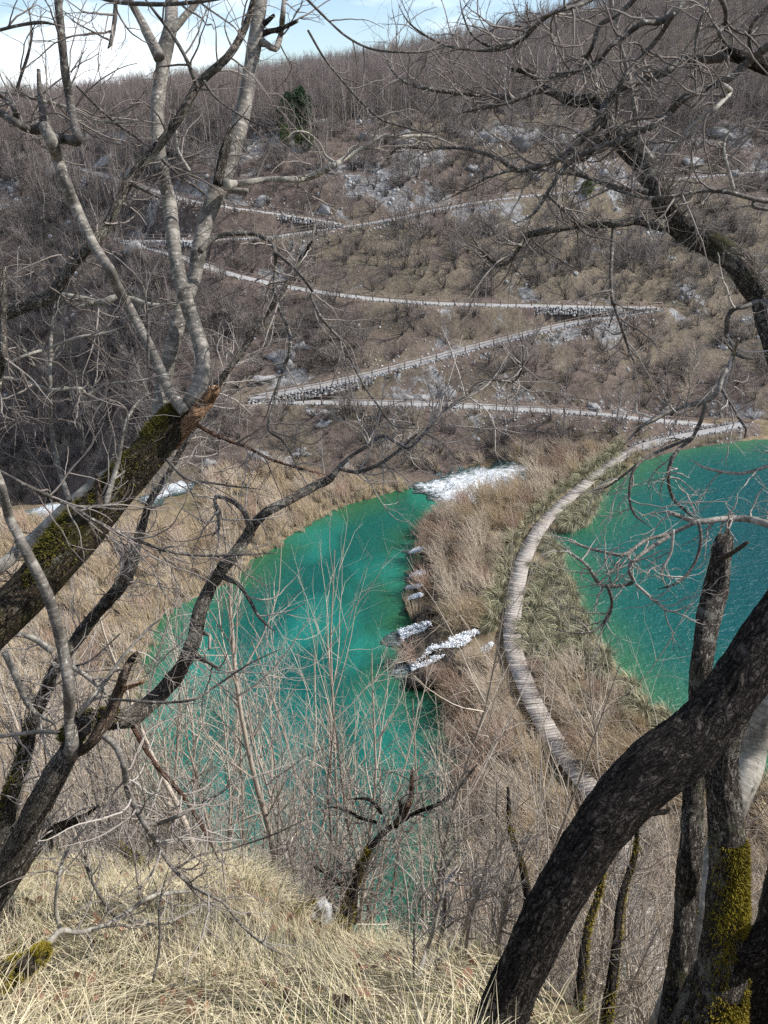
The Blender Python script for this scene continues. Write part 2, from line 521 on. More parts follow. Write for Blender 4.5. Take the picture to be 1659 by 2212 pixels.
def m_water(name, deep, mid, shallow, wave, wave_d, strength, patch=0.0, bright=(0, 0, 0)):
    t = NT(name); p = t.pos()
    s = t.attr('shore')                       # metres to the shore
    sn = t.math('ADD', s, t.math('MULTIPLY', t.math('SUBTRACT', t.noise(p, 0.16, 5, 0.6), 0.5), 9.0))
    c = t.mix(t.ramp(t.math('DIVIDE', sn, 12.0), [(0.0, 0.0), (0.42, 0.75), (1.0, 1.0)]), shallow, mid)
    c = t.mix(t.ramp(t.math('DIVIDE', sn, 34.0), [(0.18, 0.0), (0.85, 1.0)]), c, deep)
    if patch > 0:
        pf = t.ramp(t.noise(t.mapv(p, (1.0, 0.62, 1.0)), 0.10, 3, 0.5, 0.4), [(0.48, 0.0), (0.74, patch)])
        c = t.mix(pf, c, bright)
    t.color(c)
    w1 = t.noise(t.mapv(p, (1.0, 1.7, 1.0)), wave, 4, 0.55, 0.35)
    w2 = t.noise(t.mapv(p, (1.2, 1.6, 1.0)), wave * 3.4, 3, 0.55, 0.2)
    t.bump(t.math('ADD', w1, t.math('MULTIPLY', w2, 0.35)), strength, wave_d)
    t.b.inputs['Roughness'].default_value = 0.33
    t.b.inputs['IOR'].default_value = 1.33
    t.b.inputs['Specular IOR Level'].default_value = 0.38
    return t.m


M['pool'] = m_water('turquoise_water', (0.0006, 0.038, 0.044), (0.001, 0.076, 0.068), (0.024, 0.100, 0.040), 1.0, 0.22, 1.0, 0.9, (0.016, 0.215, 0.170))
M['lake'] = m_water('deep_teal_water', (0.0008, 0.038, 0.052), (0.001, 0.072, 0.070), (0.030, 0.115, 0.055), 0.9, 0.26, 1.0)
M['stream'] = m_water('clear_stream_water', (0.05, 0.075, 0.055), (0.075, 0.085, 0.055), (0.10, 0.09, 0.05), 1.8, 0.12, 0.9)

# broken white water
t = NT('white_water'); p = t.pos()
n = t.noise(t.mapv(p, (1.0, 1.6, 1.6)), 0.9, 9, 0.78, 1.6)
f = t.ramp(t.math('ADD', n, t.math('MULTIPLY', t.math('SUBTRACT', t.attr('tint'), 0.5), 0.25)), [(0.47, 0.0), (0.55, 0.35), (0.68, 1.0)])
t.color(t.mix(f, (0.045, 0.075, 0.07), (0.74, 0.77, 0.80)))
t.bump(t.noise(t.mapv(p, (2.0, 1.3, 2.0)), 2.4, 7, 0.7), 1.0, 0.25)
t.put(t.b.inputs['Roughness'], t.math('ADD', t.math('MULTIPLY', f, 0.6), 0.12))
M['foam'] = t.m

t = NT('froth'); t.color((0.80, 0.83, 0.86)); t.b.inputs['Roughness'].default_value = 0.6
M['froth'] = t.m
M['wall'] = m_rock('wall_stones', (0.20, 0.195, 0.19), (0.36, 0.355, 0.35), (0.54, 0.535, 0.53))

# ------------------------------------------------------------------ the lie of the land
def poly_z(px, z):
    a = np.array(px, float)
    return at_z(a[:, 0], a[:, 1], z)[:, :2]


LAKE_Z, POOL_Z = 1.2, 0.0
POOL = poly_z([(740, 1092), (800, 1076), (870, 1056), (905, 1060), (960, 1088), (978, 1108), (940, 1122), (916, 1160), (908, 1200), (902, 1250),
               (892, 1300), (888, 1350), (893, 1395), (885, 1440), (930, 1475), (955, 1520), (975, 1600), (1000, 1700), (1010, 1800), (1010, 1900),
               (985, 2000), (930, 2120), (600, 2120), (330, 1950), (250, 1800), (262, 1650), (290, 1520), (312, 1420), (325, 1365), (365, 1318),
               (425, 1288), (505, 1252), (540, 1210), (590, 1180), (640, 1150), (690, 1118)], POOL_Z)
_lk = poly_z([(1600, 952), (1500, 962), (1420, 975), (1385, 990), (1355, 1015), (1330, 1038), (1295, 1066), (1288, 1100), (1268, 1132), (1225, 1152),
              (1180, 1146), (1172, 1158), (1205, 1190), (1218, 1240), (1238, 1290), (1258, 1340), (1288, 1390), (1318, 1440), (1368, 1490), (1420, 1545),
              (1490, 1600), (1570, 1650), (1659, 1705)], LAKE_Z)
LAKE = np.vstack([[[150, 116], [100, 116.5], [70, 115.5]], _lk, [[34, 40], [60, 36], [150, 34]]])


RAPIDS = poly_z([(872, 1044), (915, 1034), (965, 1022), (1040, 1011), (1100, 1007), (1152, 1008), (1162, 1022), (1140, 1042), (1105, 1064), (1065, 1082), (1020, 1096), (985, 1110),
                 (962, 1092), (935, 1074), (900, 1058)], 0.4)


def sdist(poly, X, Y):
    """signed distance to a polygon, negative inside"""
    sh = X.shape; x, y = X.ravel(), Y.ravel()
    best = np.full(x.shape, 1e9); ins = np.zeros(x.shape, bool)
    n = len(poly)
    for i in range(n):
        ax, ay = poly[i]; bx, by = poly[(i + 1) % n]
        ex, ey = bx - ax, by - ay
        tt = np.clip(((x - ax) * ex + (y - ay) * ey) / (ex * ex + ey * ey + 1e-12), 0, 1)
        best = np.minimum(best, np.hypot(x - ax - tt * ex, y - ay - tt * ey))
        cr = ((ay > y) != (by > y)) & (x < (bx - ax) * (y - ay) / (by - ay + 1e-12) + ax)
        ins ^= cr
    return np.where(ins, -best, best).reshape(sh)


# foot of the far hill (x, y), read along the far bank
_ft = np.array([(300, 1050), (450, 1050), (600, 1040), (750, 1034), (900, 1026), (1050, 1004), (1150, 1000), (1300, 982), (1400, 955), (1500, 930), (1600, 925), (1659, 920)], float)
_fp = at_z(_ft[:, 0], _ft[:, 1], 0.8)
FOOT_X = np.concatenate([[-400, -90, -62], _fp[:, 0], [90, 140, 400]])
FOOT_Y = np.concatenate([[134, 126, 118], _fp[:, 1], [121, 123, 140]])
# ridge line, read at 265 m
_rg = np.array([(-500, 262), (0, 232), (300, 214), (500, 194), (800, 145), (1000, 104), (1100, 76), (1400, -20), (1659, -125), (2200, -290)], float)
_rr = ray(_rg[:, 0], _rg[:, 1]); _rp = _rr * (265.0 / _rr[:, 1])[:, None]
RIDGE_X, RIDGE_Z = _rp[:, 0], _rp[:, 2] + CAMZ


def left_drop(X, Y):
    return -12.0 * sstep(-16, -58, X) * sstep(82, 118, Y)


def hill_smooth(X, Y):
    y0 = np.interp(X, FOOT_X, FOOT_Y)
    d = Y - y0
    lower = 0.6 + 0.70 * d + 1.6 * sstep(-1, 5, d) * 1.0
    zt = 45.0 + 0.02 * X
    dt = (zt - 2.2) / 0.70                                 # where the steep part ends
    rz = np.interp(X * 265.0 / np.maximum(Y, 60), RIDGE_X, RIDGE_Z)
    e = np.clip((d - dt) / np.maximum(265 - y0 - dt, 30), 0, 1.6)
    upper = zt + (rz - zt) * (1.25 * e - 0.25 * e * e)
    up = np.where(e > 1.0, rz - (e - 1.0) * 25, upper)
    z = np.where(d < dt, lower, up)
    return z + left_drop(X, y0 + 0 * Y) * sstep(30, 0, d)


GLY, GLZ = [-60, -3, 0, 0.8, 2.24, 3.55, 5.0, 8.0, 10.25, 14], [-1.5, -1.6, -1.6, -1.95, -3.55, -4.84, -6.2, -9.0, -10.95, -14.5]
GRY, GRZ = [-60, -3, 0, 0.8, 2.46, 4.0, 6.6, 10, 14], [-1.5, -1.6, -1.6, -2.1, -3.9, -5.7, -8.8, -12, -16]
CRX, CRY = [-60, -14, -6, -1.6, -0.9, 0.4, 0.9, 1.2, 1.5, 6, 60], [10, 9, 7.8, 7.3, 6.7, 5.5, 4.6, 2.8, 1.9, 1.9, 2.2]


def bank_h(X, Y):
    w = sstep(-1.9, -0.2, X)
    g = lambda y: np.interp(y, GLY, GLZ) * (1 - w) + np.interp(y, GRY, GRZ) * w
    yc = np.interp(X, CRX, CRY)
    z = np.where(Y < yc, g(Y), g(yc) - 2.05 * (Y - yc) - 0.5 * sstep(0, 0.6, Y - yc))
    return CAMZ + z


# switchback paths: read off the photograph, set down on the slope
PATHS_PX = [
    [(1600, 916), (1500, 913), (1400, 906), (1300, 894), (1200, 886), (1100, 881), (1000, 875), (900, 871), (800, 869), (700, 867), (620, 865), (540, 864)],
    [(536, 861), (600, 849), (680, 834), (760, 817), (840, 797), (920, 777), (1000, 755), (1080, 735), (1160, 715), (1240, 696), (1320, 681), (1405, 669)],
    [(1418, 664), (1340, 664), (1250, 662), (1150, 660), (1050, 658), (950, 655), (860, 650), (780, 642), (700, 632), (620, 618), (550, 604), (480, 586), (420, 564), (370, 546), (320, 531), (278, 522)],
    [(276, 519), (400, 520), (525, 515), (600, 510), (700, 495), (780, 485), (860, 471), (930, 455), (1000, 442), (1100, 428), (1190, 418), (1300, 405), (1450, 387), (1560, 378), (1680, 368)],
    [(140, 356), (210, 374), (300, 399), (375, 424), (450, 441), (550, 455), (640, 468), (700, 477), (742, 485)],
]


def on_hill(u, v):
    r = ray(u, v)
    ts = np.linspace(70, 300, 1600)
    p = np.array([0, 0, CAMZ])[None] + r[None] * ts[:, None]
    hit = p[:, 2] < hill_smooth(p[:, 0], p[:, 1])
    return p[np.argmax(hit)] if hit.any() else p[-1]


PATHS = []
for px in PATHS_PX:
    pts = np.array([on_hill(u, v) for u, v in px])
    pts = np.hstack([pts, np.ones((len(pts), 1))])
    line = resample(catmull(pts, 1.0), max(8, int(np.linalg.norm(np.diff(pts[:, :3], axis=0), axis=1).sum() / 1.0)))[:, :3]
    for _ in range(6):
        line[1:-1, 1:] = 0.25 * line[:-2, 1:] + 0.5 * line[1:-1, 1:] + 0.25 * line[2:, 1:]
    PATHS.append(line)
BW_PX = [(1606, 922), (1540, 934), (1480, 943), (1420, 955), (1375, 969), (1340, 988), (1290, 1026), (1240, 1066), (1190, 1112), (1157, 1156), (1131, 1210), (1116, 1270),
         (1108, 1330), (1107, 1385), (1118, 1432), (1145, 1502), (1175, 1562), (1206, 1612), (1245, 1665), (1293, 1730), (1338, 1810), (1366, 1895), (1388, 1985), (1408, 2080), (1425, 2170), (1450, 2300)]
a = np.array(BW_PX, float); bw = at_z(a[:, 0], a[:, 1], 2.05)
bw = catmull(np.hstack([bw, np.ones((len(bw), 1))]), 0.5)[:, :3]
i_sp = int(np.argmin(np.hypot(bw[:, 0] - at_z(1380, 968, 2.05)[0], bw[:, 1] - at_z(1380, 968, 2.05)[1])))
cw = resample(bw[:i_sp + 2], 30).copy()          # gravel causeway joining the boardwalk to the lowest path
cw[:, 2] = 2.05 + np.linspace(0.5, 0.0, 30)
ALLP = np.vstack(PATHS + [cw])


def near_path(X, Y):
    x, y = X.ravel(), Y.ravel()
    dist = np.full(x.shape, 99.0); pz = np.zeros(x.shape)
    m = (y > 100) & (y < 215)
    idx = np.where(m)[0]
    for s in range(0, len(idx), 6000):
        k = idx[s:s + 6000]
        d = np.hypot(x[k, None] - ALLP[None, :, 0], y[k, None] - ALLP[None, :, 1])
        a = d.argmin(1)
        dist[k] = d[np.arange(len(k)), a]; pz[k] = ALLP[a, 2]
    return dist.reshape(X.shape), pz.reshape(X.shape)


def rocky(X, Y, Z):
    """where bare limestone shows: bands on the steep slope, more towards the top of it"""
    n = fbm(X * 0.8, Y * 1.5, 13, 5, 31) * 0.75 + fbm(X, Y * 1.4, 4.5, 4, 35) * 0.75
    band = np.exp(-((Z - 41) / 4.0) ** 2) * 0.24 + np.exp(-((Z - 29) / 3.0) ** 2) * 0.14 + np.exp(-((Z - 6) / 4) ** 2) * 0.06
    band = band * sstep(75, 30, np.abs(X - 15)) + 0.02
    r = n + band - 0.34 * sstep(47, 52, Z) - 0.20 * sstep(-12, -28, X) * sstep(36, 24, Z)
    return np.clip(r * 1.6 + 0.14, 0, 1)


def hill_h(X, Y):
    zs = hill_smooth(X, Y)
    d, pz = near_path(X, Y)
    r = rocky(X, Y, zs)
    rough = fbm(X, Y, 16, 5, 5) * 2.4 + r * fbm(X, Y, 3.0, 4, 77) * 1.0 + fbm(X, Y, 2.2, 3, 9) * 0.25
    w = sstep(5.0, 1.8, d)
    far = sstep(3.5, 8.0, d)
    z = zs + rough * (0.25 + 0.75 * far)
    return z * (1 - w) + (pz - 0.06) * w, r, d


def valley_h(X, Y):
    sp, sl = sdist(POOL, X, Y), sdist(LAKE, X, Y)
    a, b = np.maximum(sp, 0.01), np.maximum(sl, 0.01)
    wl = a / (a + b)
    land = 0.25 + 1.25 * sstep(0.02, 0.30, wl) + fbm(X, Y, 4, 4, 3) * 0.55 * sstep(0.2, 2.5, np.minimum(a, b))
    z = np.where(sp < 0, -0.15 + np.maximum(sp, -6) * 0.35, land)
    z = np.where(sl < 0, LAKE_Z - 0.12 + np.maximum(sl, -6) * 0.35, z)
    z = np.where((sl >= 0) & (sp >= 0), np.maximum(z, LAKE_Z + 0.10 - sl * 0.9), z)
    sr = sdist(RAPIDS, X, Y)
    bed = np.interp(X, [4, 22], [-0.2, 0.9]) + fbm(X, Y, 1.5, 3, 90) * 0.35
    z = z + (np.minimum(z, bed) - z) * sstep(1.2, -0.6, sr)
    return z + left_drop(X, Y), sp, sl


def ground_h(X, Y):
    X = np.asarray(X, float); Y = np.asarray(Y, float)
    v, sp, sl = valley_h(X, Y)
    h, r, d = hill_h(X, Y)
    return np.maximum(np.maximum(v, np.where(Y > 88, h, -99)), np.where(Y < 45, bank_h(X, Y) + fbm(X, Y, 1.6, 3, 8) * 0.22, -99))


def grid(x0, x1, nx, y0, y1, ny, ywarp=1.0):
    xs = np.linspace(x0, x1, nx); ys = y0 + (y1 - y0) * np.linspace(0, 1, ny) ** ywarp
    X, Y = np.meshgrid(xs, ys)
    i = (np.arange(ny - 1)[:, None] * nx + np.arange(nx - 1)[None]).ravel()
    return X, Y, np.stack([i, i + 1, i + nx + 1, i + nx], -1)


# hill
def hill_sheet(name, x0, x1, nx, y0, y1, ny, warp, sink=0.0):
    X, Y, Q = grid(x0, x1, nx, y0, y1, ny, warp)
    h, r, d = hill_h(X, Y)
    Z = h - sink
    r = r * sstep(1.6, 3.2, d) + 0.35 * sstep(4.5, 2.2, d) * sstep(1.3, 2.0, d)
    gr = np.clip(fbm(X, Y, 30, 4, 55) + 0.3, 0, 1)
    me = mesh_np(name, np.stack([X, Y, Z], -1).reshape(-1, 3), Q, None, {'rocky': ('FLOAT', r), 'grassy': ('FLOAT', gr)})
    return tag(obj(name, me, M['hill']), kind='structure')


hill_sheet('hillside', -75, 105, 300, 92, 200, 190, 1.0)
hill_sheet('far_hills', -330, 420, 190, 185, 620, 120, 1.5, 0.35)
for sx, xa, xb in (('left', -330, -74.5), ('right', 104.5, 420)):
    hill_sheet('hill_flank', xa, xb, 90, 92, 190, 70, 1.0, 0.25)

# valley floor
X, Y, Q = grid(-120, 150, 400, 14, 126, 200)
Z, SPD, SLD = valley_h(X, Y)
tag(obj('valley_floor', mesh_np('valley_floor', np.stack([X, Y, Z], -1).reshape(-1, 3), Q), M['valley']), kind='structure')

# near bank and the cliff below it
X, Y, Q = grid(-40, 45, 200, -14, 29, 190)
Z = bank_h(X, Y) + fbm(X, Y, 1.6, 3, 8) * 0.22
yc = np.interp(X, CRX, CRY)
rk = sstep(0.3, 2.0, Y - yc) * 0.8
Z = Z + rk * fbm(X, Y, 2.0, 4, 81) * 2.0
tag(obj('bank', mesh_np('bank', np.stack([X, Y, Z], -1).reshape(-1, 3), Q, None, {'rocky': ('FLOAT', rk)}), M['bank']), kind='structure')


# water sheets
def water(name, poly, z, mat, x0, x1, y0, y1, step, pad=0.9):
    X, Y, Q = grid(x0, x1, int((x1 - x0) / step), y0, y1, int((y1 - y0) / step))
    s = sdist(poly, X, Y).ravel()
    keep = (s[Q] < pad).any(1)
    Q = Q[keep]
    used = np.unique(Q); re = np.full(X.size, -1); re[used] = np.arange(len(used))
    V = np.stack([X.ravel(), Y.ravel(), np.full(X.size, z)], -1)[used]
    me = mesh_np(name, V, re[Q], None, {'shore': ('FLOAT', np.maximum(-s[used], 0))})
    return tag(obj(name, me, mat), kind='structure')


water('pool_water', POOL, POOL_Z, M['pool'], -34, 22, 16, 104, 0.8)
water('lake_water', LAKE, LAKE_Z, M['lake'], 8, 150, 30, 120, 0.8, 0.6)


# ------------------------------------------------------------------ paths with walls and railings
def ribbon(line, half, zoff, name, mat):
    T = unit(np.gradient(line, axis=0)); Nn = unit(np.stack([-T[:, 1], T[:, 0], 0 * T[:, 0]], -1))
    k = np.linspace(-1, 1, 5)
    V = line[:, None] + Nn[:, None] * (k * half)[None, :, None] + np.array([0, 0, zoff])
    V[:, :, 2] += fbm(V[:, :, 0], V[:, :, 1], 1.2, 3, 4) * 0.05
    V[:, (0, 4), 2] -= 0.12
    n = len(line)
    i = (np.arange(n - 1)[:, None] * 5 + np.arange(4)[None]).ravel()
    Q = np.stack([i, i + 1, i + 6, i + 5], -1)
    return obj(name, mesh_np(name, V.reshape(-1, 3), Q), mat), Nn


def lump(rng, sub=2, rough=0.35, seed=0):
    """irregular stone of unit size: verts, tris"""
    import bmesh
    bm = bmesh.new(); bmesh.ops.create_icosphere(bm, subdivisions=sub, radius=1.0)
    V = np.array([v.co[:] for v in bm.verts]); F = np.array([[v.index for v in f.verts] for f in bm.faces]); bm.free()
    cuts = unit(rng.normal(size=(9, 3))); off = rng.uniform(0.55, 0.95, 9)
    for c, o in zip(cuts, off):
        dd = V @ c
        V = V - np.maximum(dd - o, 0)[:, None] * c[None] * 0.9
    for i in range(len(V)):
        V[i] *= 1 + rough * (mnoise.noise(Vector(V[i] * 1.7 + seed * 7.7)) + 0.5 * mnoise.noise(Vector(V[i] * 4.1 + seed)))
    return V, F


def stone_row(acc, rng, pts, size, n):
    for p in pts:
        V, F = STONES[rng.integers(len(STONES))]
        s = size * rng.uniform(0.6, 1.3, 3)
        a = rng.uniform(0, 6.28); ca, sa = math.cos(a), math.sin(a)
        W = V * s
        W = np.stack([W[:, 0] * ca - W[:, 1] * sa, W[:, 0] * sa + W[:, 1] * ca, W[:, 2]], -1)
        acc.add(W + p, None, F)


STONES = [lump(RNG, 1, 0.25, k) for k in range(6)]
ROCKS = [lump(RNG, 3, 0.42, 10 + k) for k in range(6)]

post_me = None
PATH_LABEL = ['pale gravel path just above the far bank, lowest of the switchbacks', 'second gravel switchback climbing from left to right',
              'third gravel switchback, long and level across the hill', 'fourth gravel switchback rising to the right below the rocks',
              'highest short path, slanting down from the left to the fourth switchback']
RAIL_LABEL = ['wooden railing along the lowest path above the far bank', 'wooden railing along the second path, climbing to the right',
              'wooden railing along the long level third path', 'wooden railing along the left part of the fourth path',
              'wooden railing along the highest path, at its lower end']
for k, line in enumerate(PATHS):
    po, Nn = ribbon(line, 1.55 if k < 3 else 1.3, 0.03, 'gravel_path', M['gravel'])
    tag(po, kind='structure')
    out = np.where((Nn[:, 1] < 0)[:, None], Nn, -Nn)             # downhill side
    # retaining wall of small stones under the outer edge
    acc = Acc(); rng = np.random.default_rng(40 + k)
    fine = resample(np.hstack([line, out]), int(len(line) * 2.2))
    for row, (o, dz) in enumerate(((1.62, -0.02), (1.68, -0.30), (1.74, -0.58), (1.82, -0.86))):
        if k >= 3 and row > 2: continue
        pp = fine[:, :3] + fine[:, 3:] * (o if k < 3 else o - 0.25) + np.array([0, 0, dz]) + rng.normal(size=(len(fine), 3)) * 0.06
        if row == 0: pp = pp[rng.random(len(pp)) < 0.8]
        stone_row(acc, rng, pp, 0.27, 1)
    base = line[len(line) // 2]
    wall = tag(obj('retaining_wall', acc.mesh('retaining_wall', base, False), M['wall'], None, base),
               ['dry stone edging under the lowest path', 'dry stone edging under the second path', 'dry stone edging under the long third path',
                'dry stone edging under the fourth path', 'dry stone edging under the highest path'][k], 'stone wall', 'stone walls under the paths', 'stuff')
    # railing: posts and two rails
    root = tag(empty('path_railing', base), RAIL_LABEL[k], 'railing', 'railings along the switchback paths')
    n0, n1 = (0, len(line)) if k < 3 else ((0, int(len(line) * 0.55)) if k == 3 else (int(len(line) * 0.35), len(line)))
    sel = np.hstack([line, out])[n0:n1]
    seg = np.linalg.norm(np.diff(sel[:, :3], axis=0), axis=1).sum()
    pst = resample(sel, max(4, int(seg / 2.4)))
    pst[:, :3] += pst[:, 3:] * (1.3 if k < 3 else 1.08)
    if post_me is None:
        a = Acc(); tubes(a, np.array([[0, 0, -0.3], [0, 0, 0.5], [0, 0, 1.12]]), np.array([0.095, 0.09, 0.085]), 6, cap=True)
        post_me = a.mesh('post')
    for p in pst:
        o = obj('post', post_me, M['rail'], root, p[:3] - base)
        o.rotation_euler = (rng.normal() * 0.03, rng.normal() * 0.03, 0)
    for hz in (0.58, 1.04):
        a = Acc(); q = pst[:, :3] + np.array([0, 0, hz]) + rng.normal(size=(len(pst), 3)) * 0.025
        tubes(a, q, np.full(len(q), 0.055), 5, cap=True)
        obj('rail', a.mesh('rail', base), M['rail'], root)

# ------------------------------------------------------------------ boardwalk over the barrier
tag(ribbon(cw, 1.15, 0.0, 'causeway_path', M['gravel'])[0], kind='structure')
acc = Acc(); rng = np.random.default_rng(3)
T = unit(np.gradient(cw, axis=0)); Nn = np.stack([-T[:, 1], T[:, 0], 0 * T[:, 0]], -1)
for sgn in (-1, 1):
    for row, dz in enumerate((-0.05, -0.4, -0.75)):
        f = resample(np.hstack([cw, Nn]), 70)
        stone_row(acc, rng, f[:, :3] + sgn * f[:, 3:] * (1.2 + row * 0.12) + np.array([0, 0, dz]) + rng.normal(size=(70, 3)) * 0.07, 0.28, 1)
tag(obj('causeway_edging', acc.mesh('causeway_edging', cw[15], False), M['rock'], None, cw[15]),
    'stone edging of the short causeway where path meets boardwalk', 'stone wall', 'stone walls under the paths', 'stuff')

bl = bw[i_sp:]
LEN = np.linalg.norm(np.diff(bl, axis=0), axis=1).sum()
NPL = 298
cl = resample(bl, NPL)
base = cl[NPL // 2] * np.array([1, 1, 0])
walk = tag(empty('boardwalk', base), 'curved plank boardwalk over the brushy barrier between the two lakes', 'boardwalk')
pw, hw, th = LEN / NPL * 0.86, 0.78, 0.05


def box_mesh(name, sx, sy, sz, bev=0.0, jit=0.0, rng=None):
    x, y, z = sx / 2, sy / 2, sz / 2
    V = np.array([[i * x, j * y, k * z] for k in (-1, 1) for j in (-1, 1) for i in (-1, 1)], float)
    if rng is not None: V += rng.normal(size=V.shape) * jit
    Q = [(0, 2, 3, 1), (4, 5, 7, 6), (0, 1, 5, 4), (2, 6, 7, 3), (0, 4, 6, 2), (1, 3, 7, 5)]
    return mesh_np(name, V, Q, None, None, False)


rng = np.random.default_rng(12)
pl_me = [box_mesh('plank', 2 * hw * s, pw, th, 0, 0.008, rng) for s in (0.97, 0.99, 1.0, 1.015, 1.03)]
T = unit(np.gradient(cl, axis=0))
for i in range(NPL):
    o = obj('plank', pl_me[rng.integers(5)], M['plank'], walk, cl[i] - base + np.array([0, 0, rng.normal() * 0.008]))
    o.rotation_euler = (rng.normal() * 0.012, rng.normal() * 0.006, math.atan2(T[i, 1], T[i, 0]) - math.pi / 2 + rng.normal() * 0.012)
Nn = np.stack([-T[:, 1], T[:, 0], 0 * T[:, 0]], -1)
for sgn in (-1, 1):
    a = Acc(); q = cl[::6] + Nn[::6] * sgn * 0.6 + np.array([0, 0, -0.14])
    tubes(a, q, np.full(len(q), 0.10), 6, cap=True)
    obj('stringer', a.mesh('stringer', base), M['rail'], walk)
a = Acc(); tubes(a, np.array([[0, 0, -1.6], [0, 0, 0.0]]), np.array([0.11, 0.10]), 7, cap=True); pm = a.mesh('support_post')
for i in range(6, NPL, 12):
    for sgn in (-1, 1):
        obj('support_post', pm, M['rail'], walk, cl[i] + Nn[i] * sgn * 0.6 - base + np.array([0, 0, -0.1]))
# short handrail where the boardwalk meets the causeway
hr = tag(empty('handrail', cl[4]), 'short low wooden handrail at the far end of the boardwalk', 'handrail')
for k in range(4):
    a = Acc(); p = cl[2 + k * 5] + Nn[2 + k * 5] * 0.95 - cl[4]
    tubes(a, np.array([p + [0, 0, -0.5], p + [0, 0, 0.95]]), np.array([0.07, 0.06]), 6, cap=True); obj('post', a.mesh('post'), M['rail'], hr)
for hz in (0.5, 0.92):
    a = Acc(); q = cl[0:20:3] + Nn[0:20:3] * 0.95 - cl[4] + np.array([0, 0, hz]); tubes(a, q, np.full(len(q), 0.05), 5, cap=True)
    obj('rail', a.mesh('rail'), M['rail'], hr)
BWL = cl[:, :2]


# ------------------------------------------------------------------ white water
def drape(px):
    """outline read off the photograph, set down on the valley floor"""
    q = []
    for u, v in px:
        z = 0.5
        for _ in range(12):
            p = at_z(u, v, z); z = 0.5 * z + 0.5 * float(valley_h(np.array([p[0]]), np.array([p[1]]))[0][0])
        q.append(at_z(u, v, z)[:2])
    return np.array(q)


def foam_patch(name, P, label, step=0.45, lift=0.35, seed=0):
    x0, y0 = P.min(0) - 1; x1, y1 = P.max(0) + 1
    X, Y, Q = grid(x0, x1, max(4, int((x1 - x0) / step)), y0, y1, max(4, int((y1 - y0) / step)))
    s = sdist(P, X, Y) + fbm(X, Y, 1.8, 4, seed) * 1.6
    keep = (s.ravel()[Q] < 0.3).all(1); Q = Q[keep]
    used = np.unique(Q); re = np.full(X.size, -1); re[used] = np.arange(len(used))
    Z = np.maximum(valley_h(X, Y)[0], -0.02 + left_drop(X, Y)) + 0.08 + np.abs(fbm(X, Y, 1.5, 4, seed + 5)) * lift * 1.6 * sstep(0.4, -1.2, s)
    tint = sstep(0.4, -2.2, s) * 0.9 + 0.1
    V = np.stack([X, Y, Z], -1).reshape(-1, 3)[used]
    c = V.mean(0)
    me = mesh_np(name, V - c, re[Q], None, {'tint': ('FLOAT', tint.ravel()[used])})
    return tag(obj(name, me, M['foam'], None, c), label, 'rapids', 'white water where the lakes spill over', 'structure')


foam_patch('rapids', RAPIDS, 'broad white rapids spilling into the turquoise pool at its far end', 0.35, 0.6, 1)
foam_patch('rapids', drape([(300, 1085), (335, 1055), (375, 1040), (420, 1034), (425, 1052), (400, 1066), (360, 1078), (330, 1098)]), 'white rapids behind the mossy leaning trunk', 0.4, 0.6, 2)
foam_patch('rapids', drape([(50, 1112), (100, 1092), (150, 1086), (205, 1096), (180, 1120), (120, 1132), (70, 1128)]), 'small white rapids at the left edge above the reeds', 0.4, 0.6, 3)
foam_patch('rapids', drape([(495, 1066), (540, 1056), (590, 1053), (565, 1066), (520, 1074)]), 'thin streak of white water beside the far bank', 0.35, 0.3, 4)

for px, lab in (([(1300, 1915), (1335, 1905), (1345, 1950), (1318, 1975), (1296, 1950)], 'white water showing beside the lower boardwalk'), ([(1375, 1800), (1420, 1790), (1435, 1850), (1400, 1870)], 'white water among brush right of the lower boardwalk'),
                ([(1600, 2120), (1670, 2090), (1690, 2230), (1610, 2240)], 'white water in the bottom right corner'), ([(1340, 2050), (1370, 2045), (1375, 2110), (1345, 2110)], 'small white water under the near end of the boardwalk')):
    foam_patch('rapids', drape(px), lab, 0.2, 0.3, len(lab))
CASC = [((892, 1196), (918, 1192), 0.8), ((888, 1252), (912, 1246), 0.6), ((884, 1275), (908, 1272), 0.6), ((886, 1300), (912, 1290), 0.5), ((866, 1374), (928, 1348), 1.1), ((886, 1438), (952, 1407), 1.6), ((945, 1412), (1012, 1384), 1.1),
        ((985, 1400), (1032, 1370), 0.7), ((1040, 1418), (1062, 1396), 0.6)]
CL = ['top small cascade on the left edge of the barrier', 'second small cascade on the left edge of the barrier', 'third small cascade, below the reddish tufts', 'fourth thin cascade beside dark rocks',
      'white cascade fanning out over dark rocks into the pool', 'largest white cascade at the lower end of the dark rocks', 'upper run of the largest cascade, under the brush',
      'thin upper trickle beside the largest cascade', 'small white trickle next to the boardwalk']
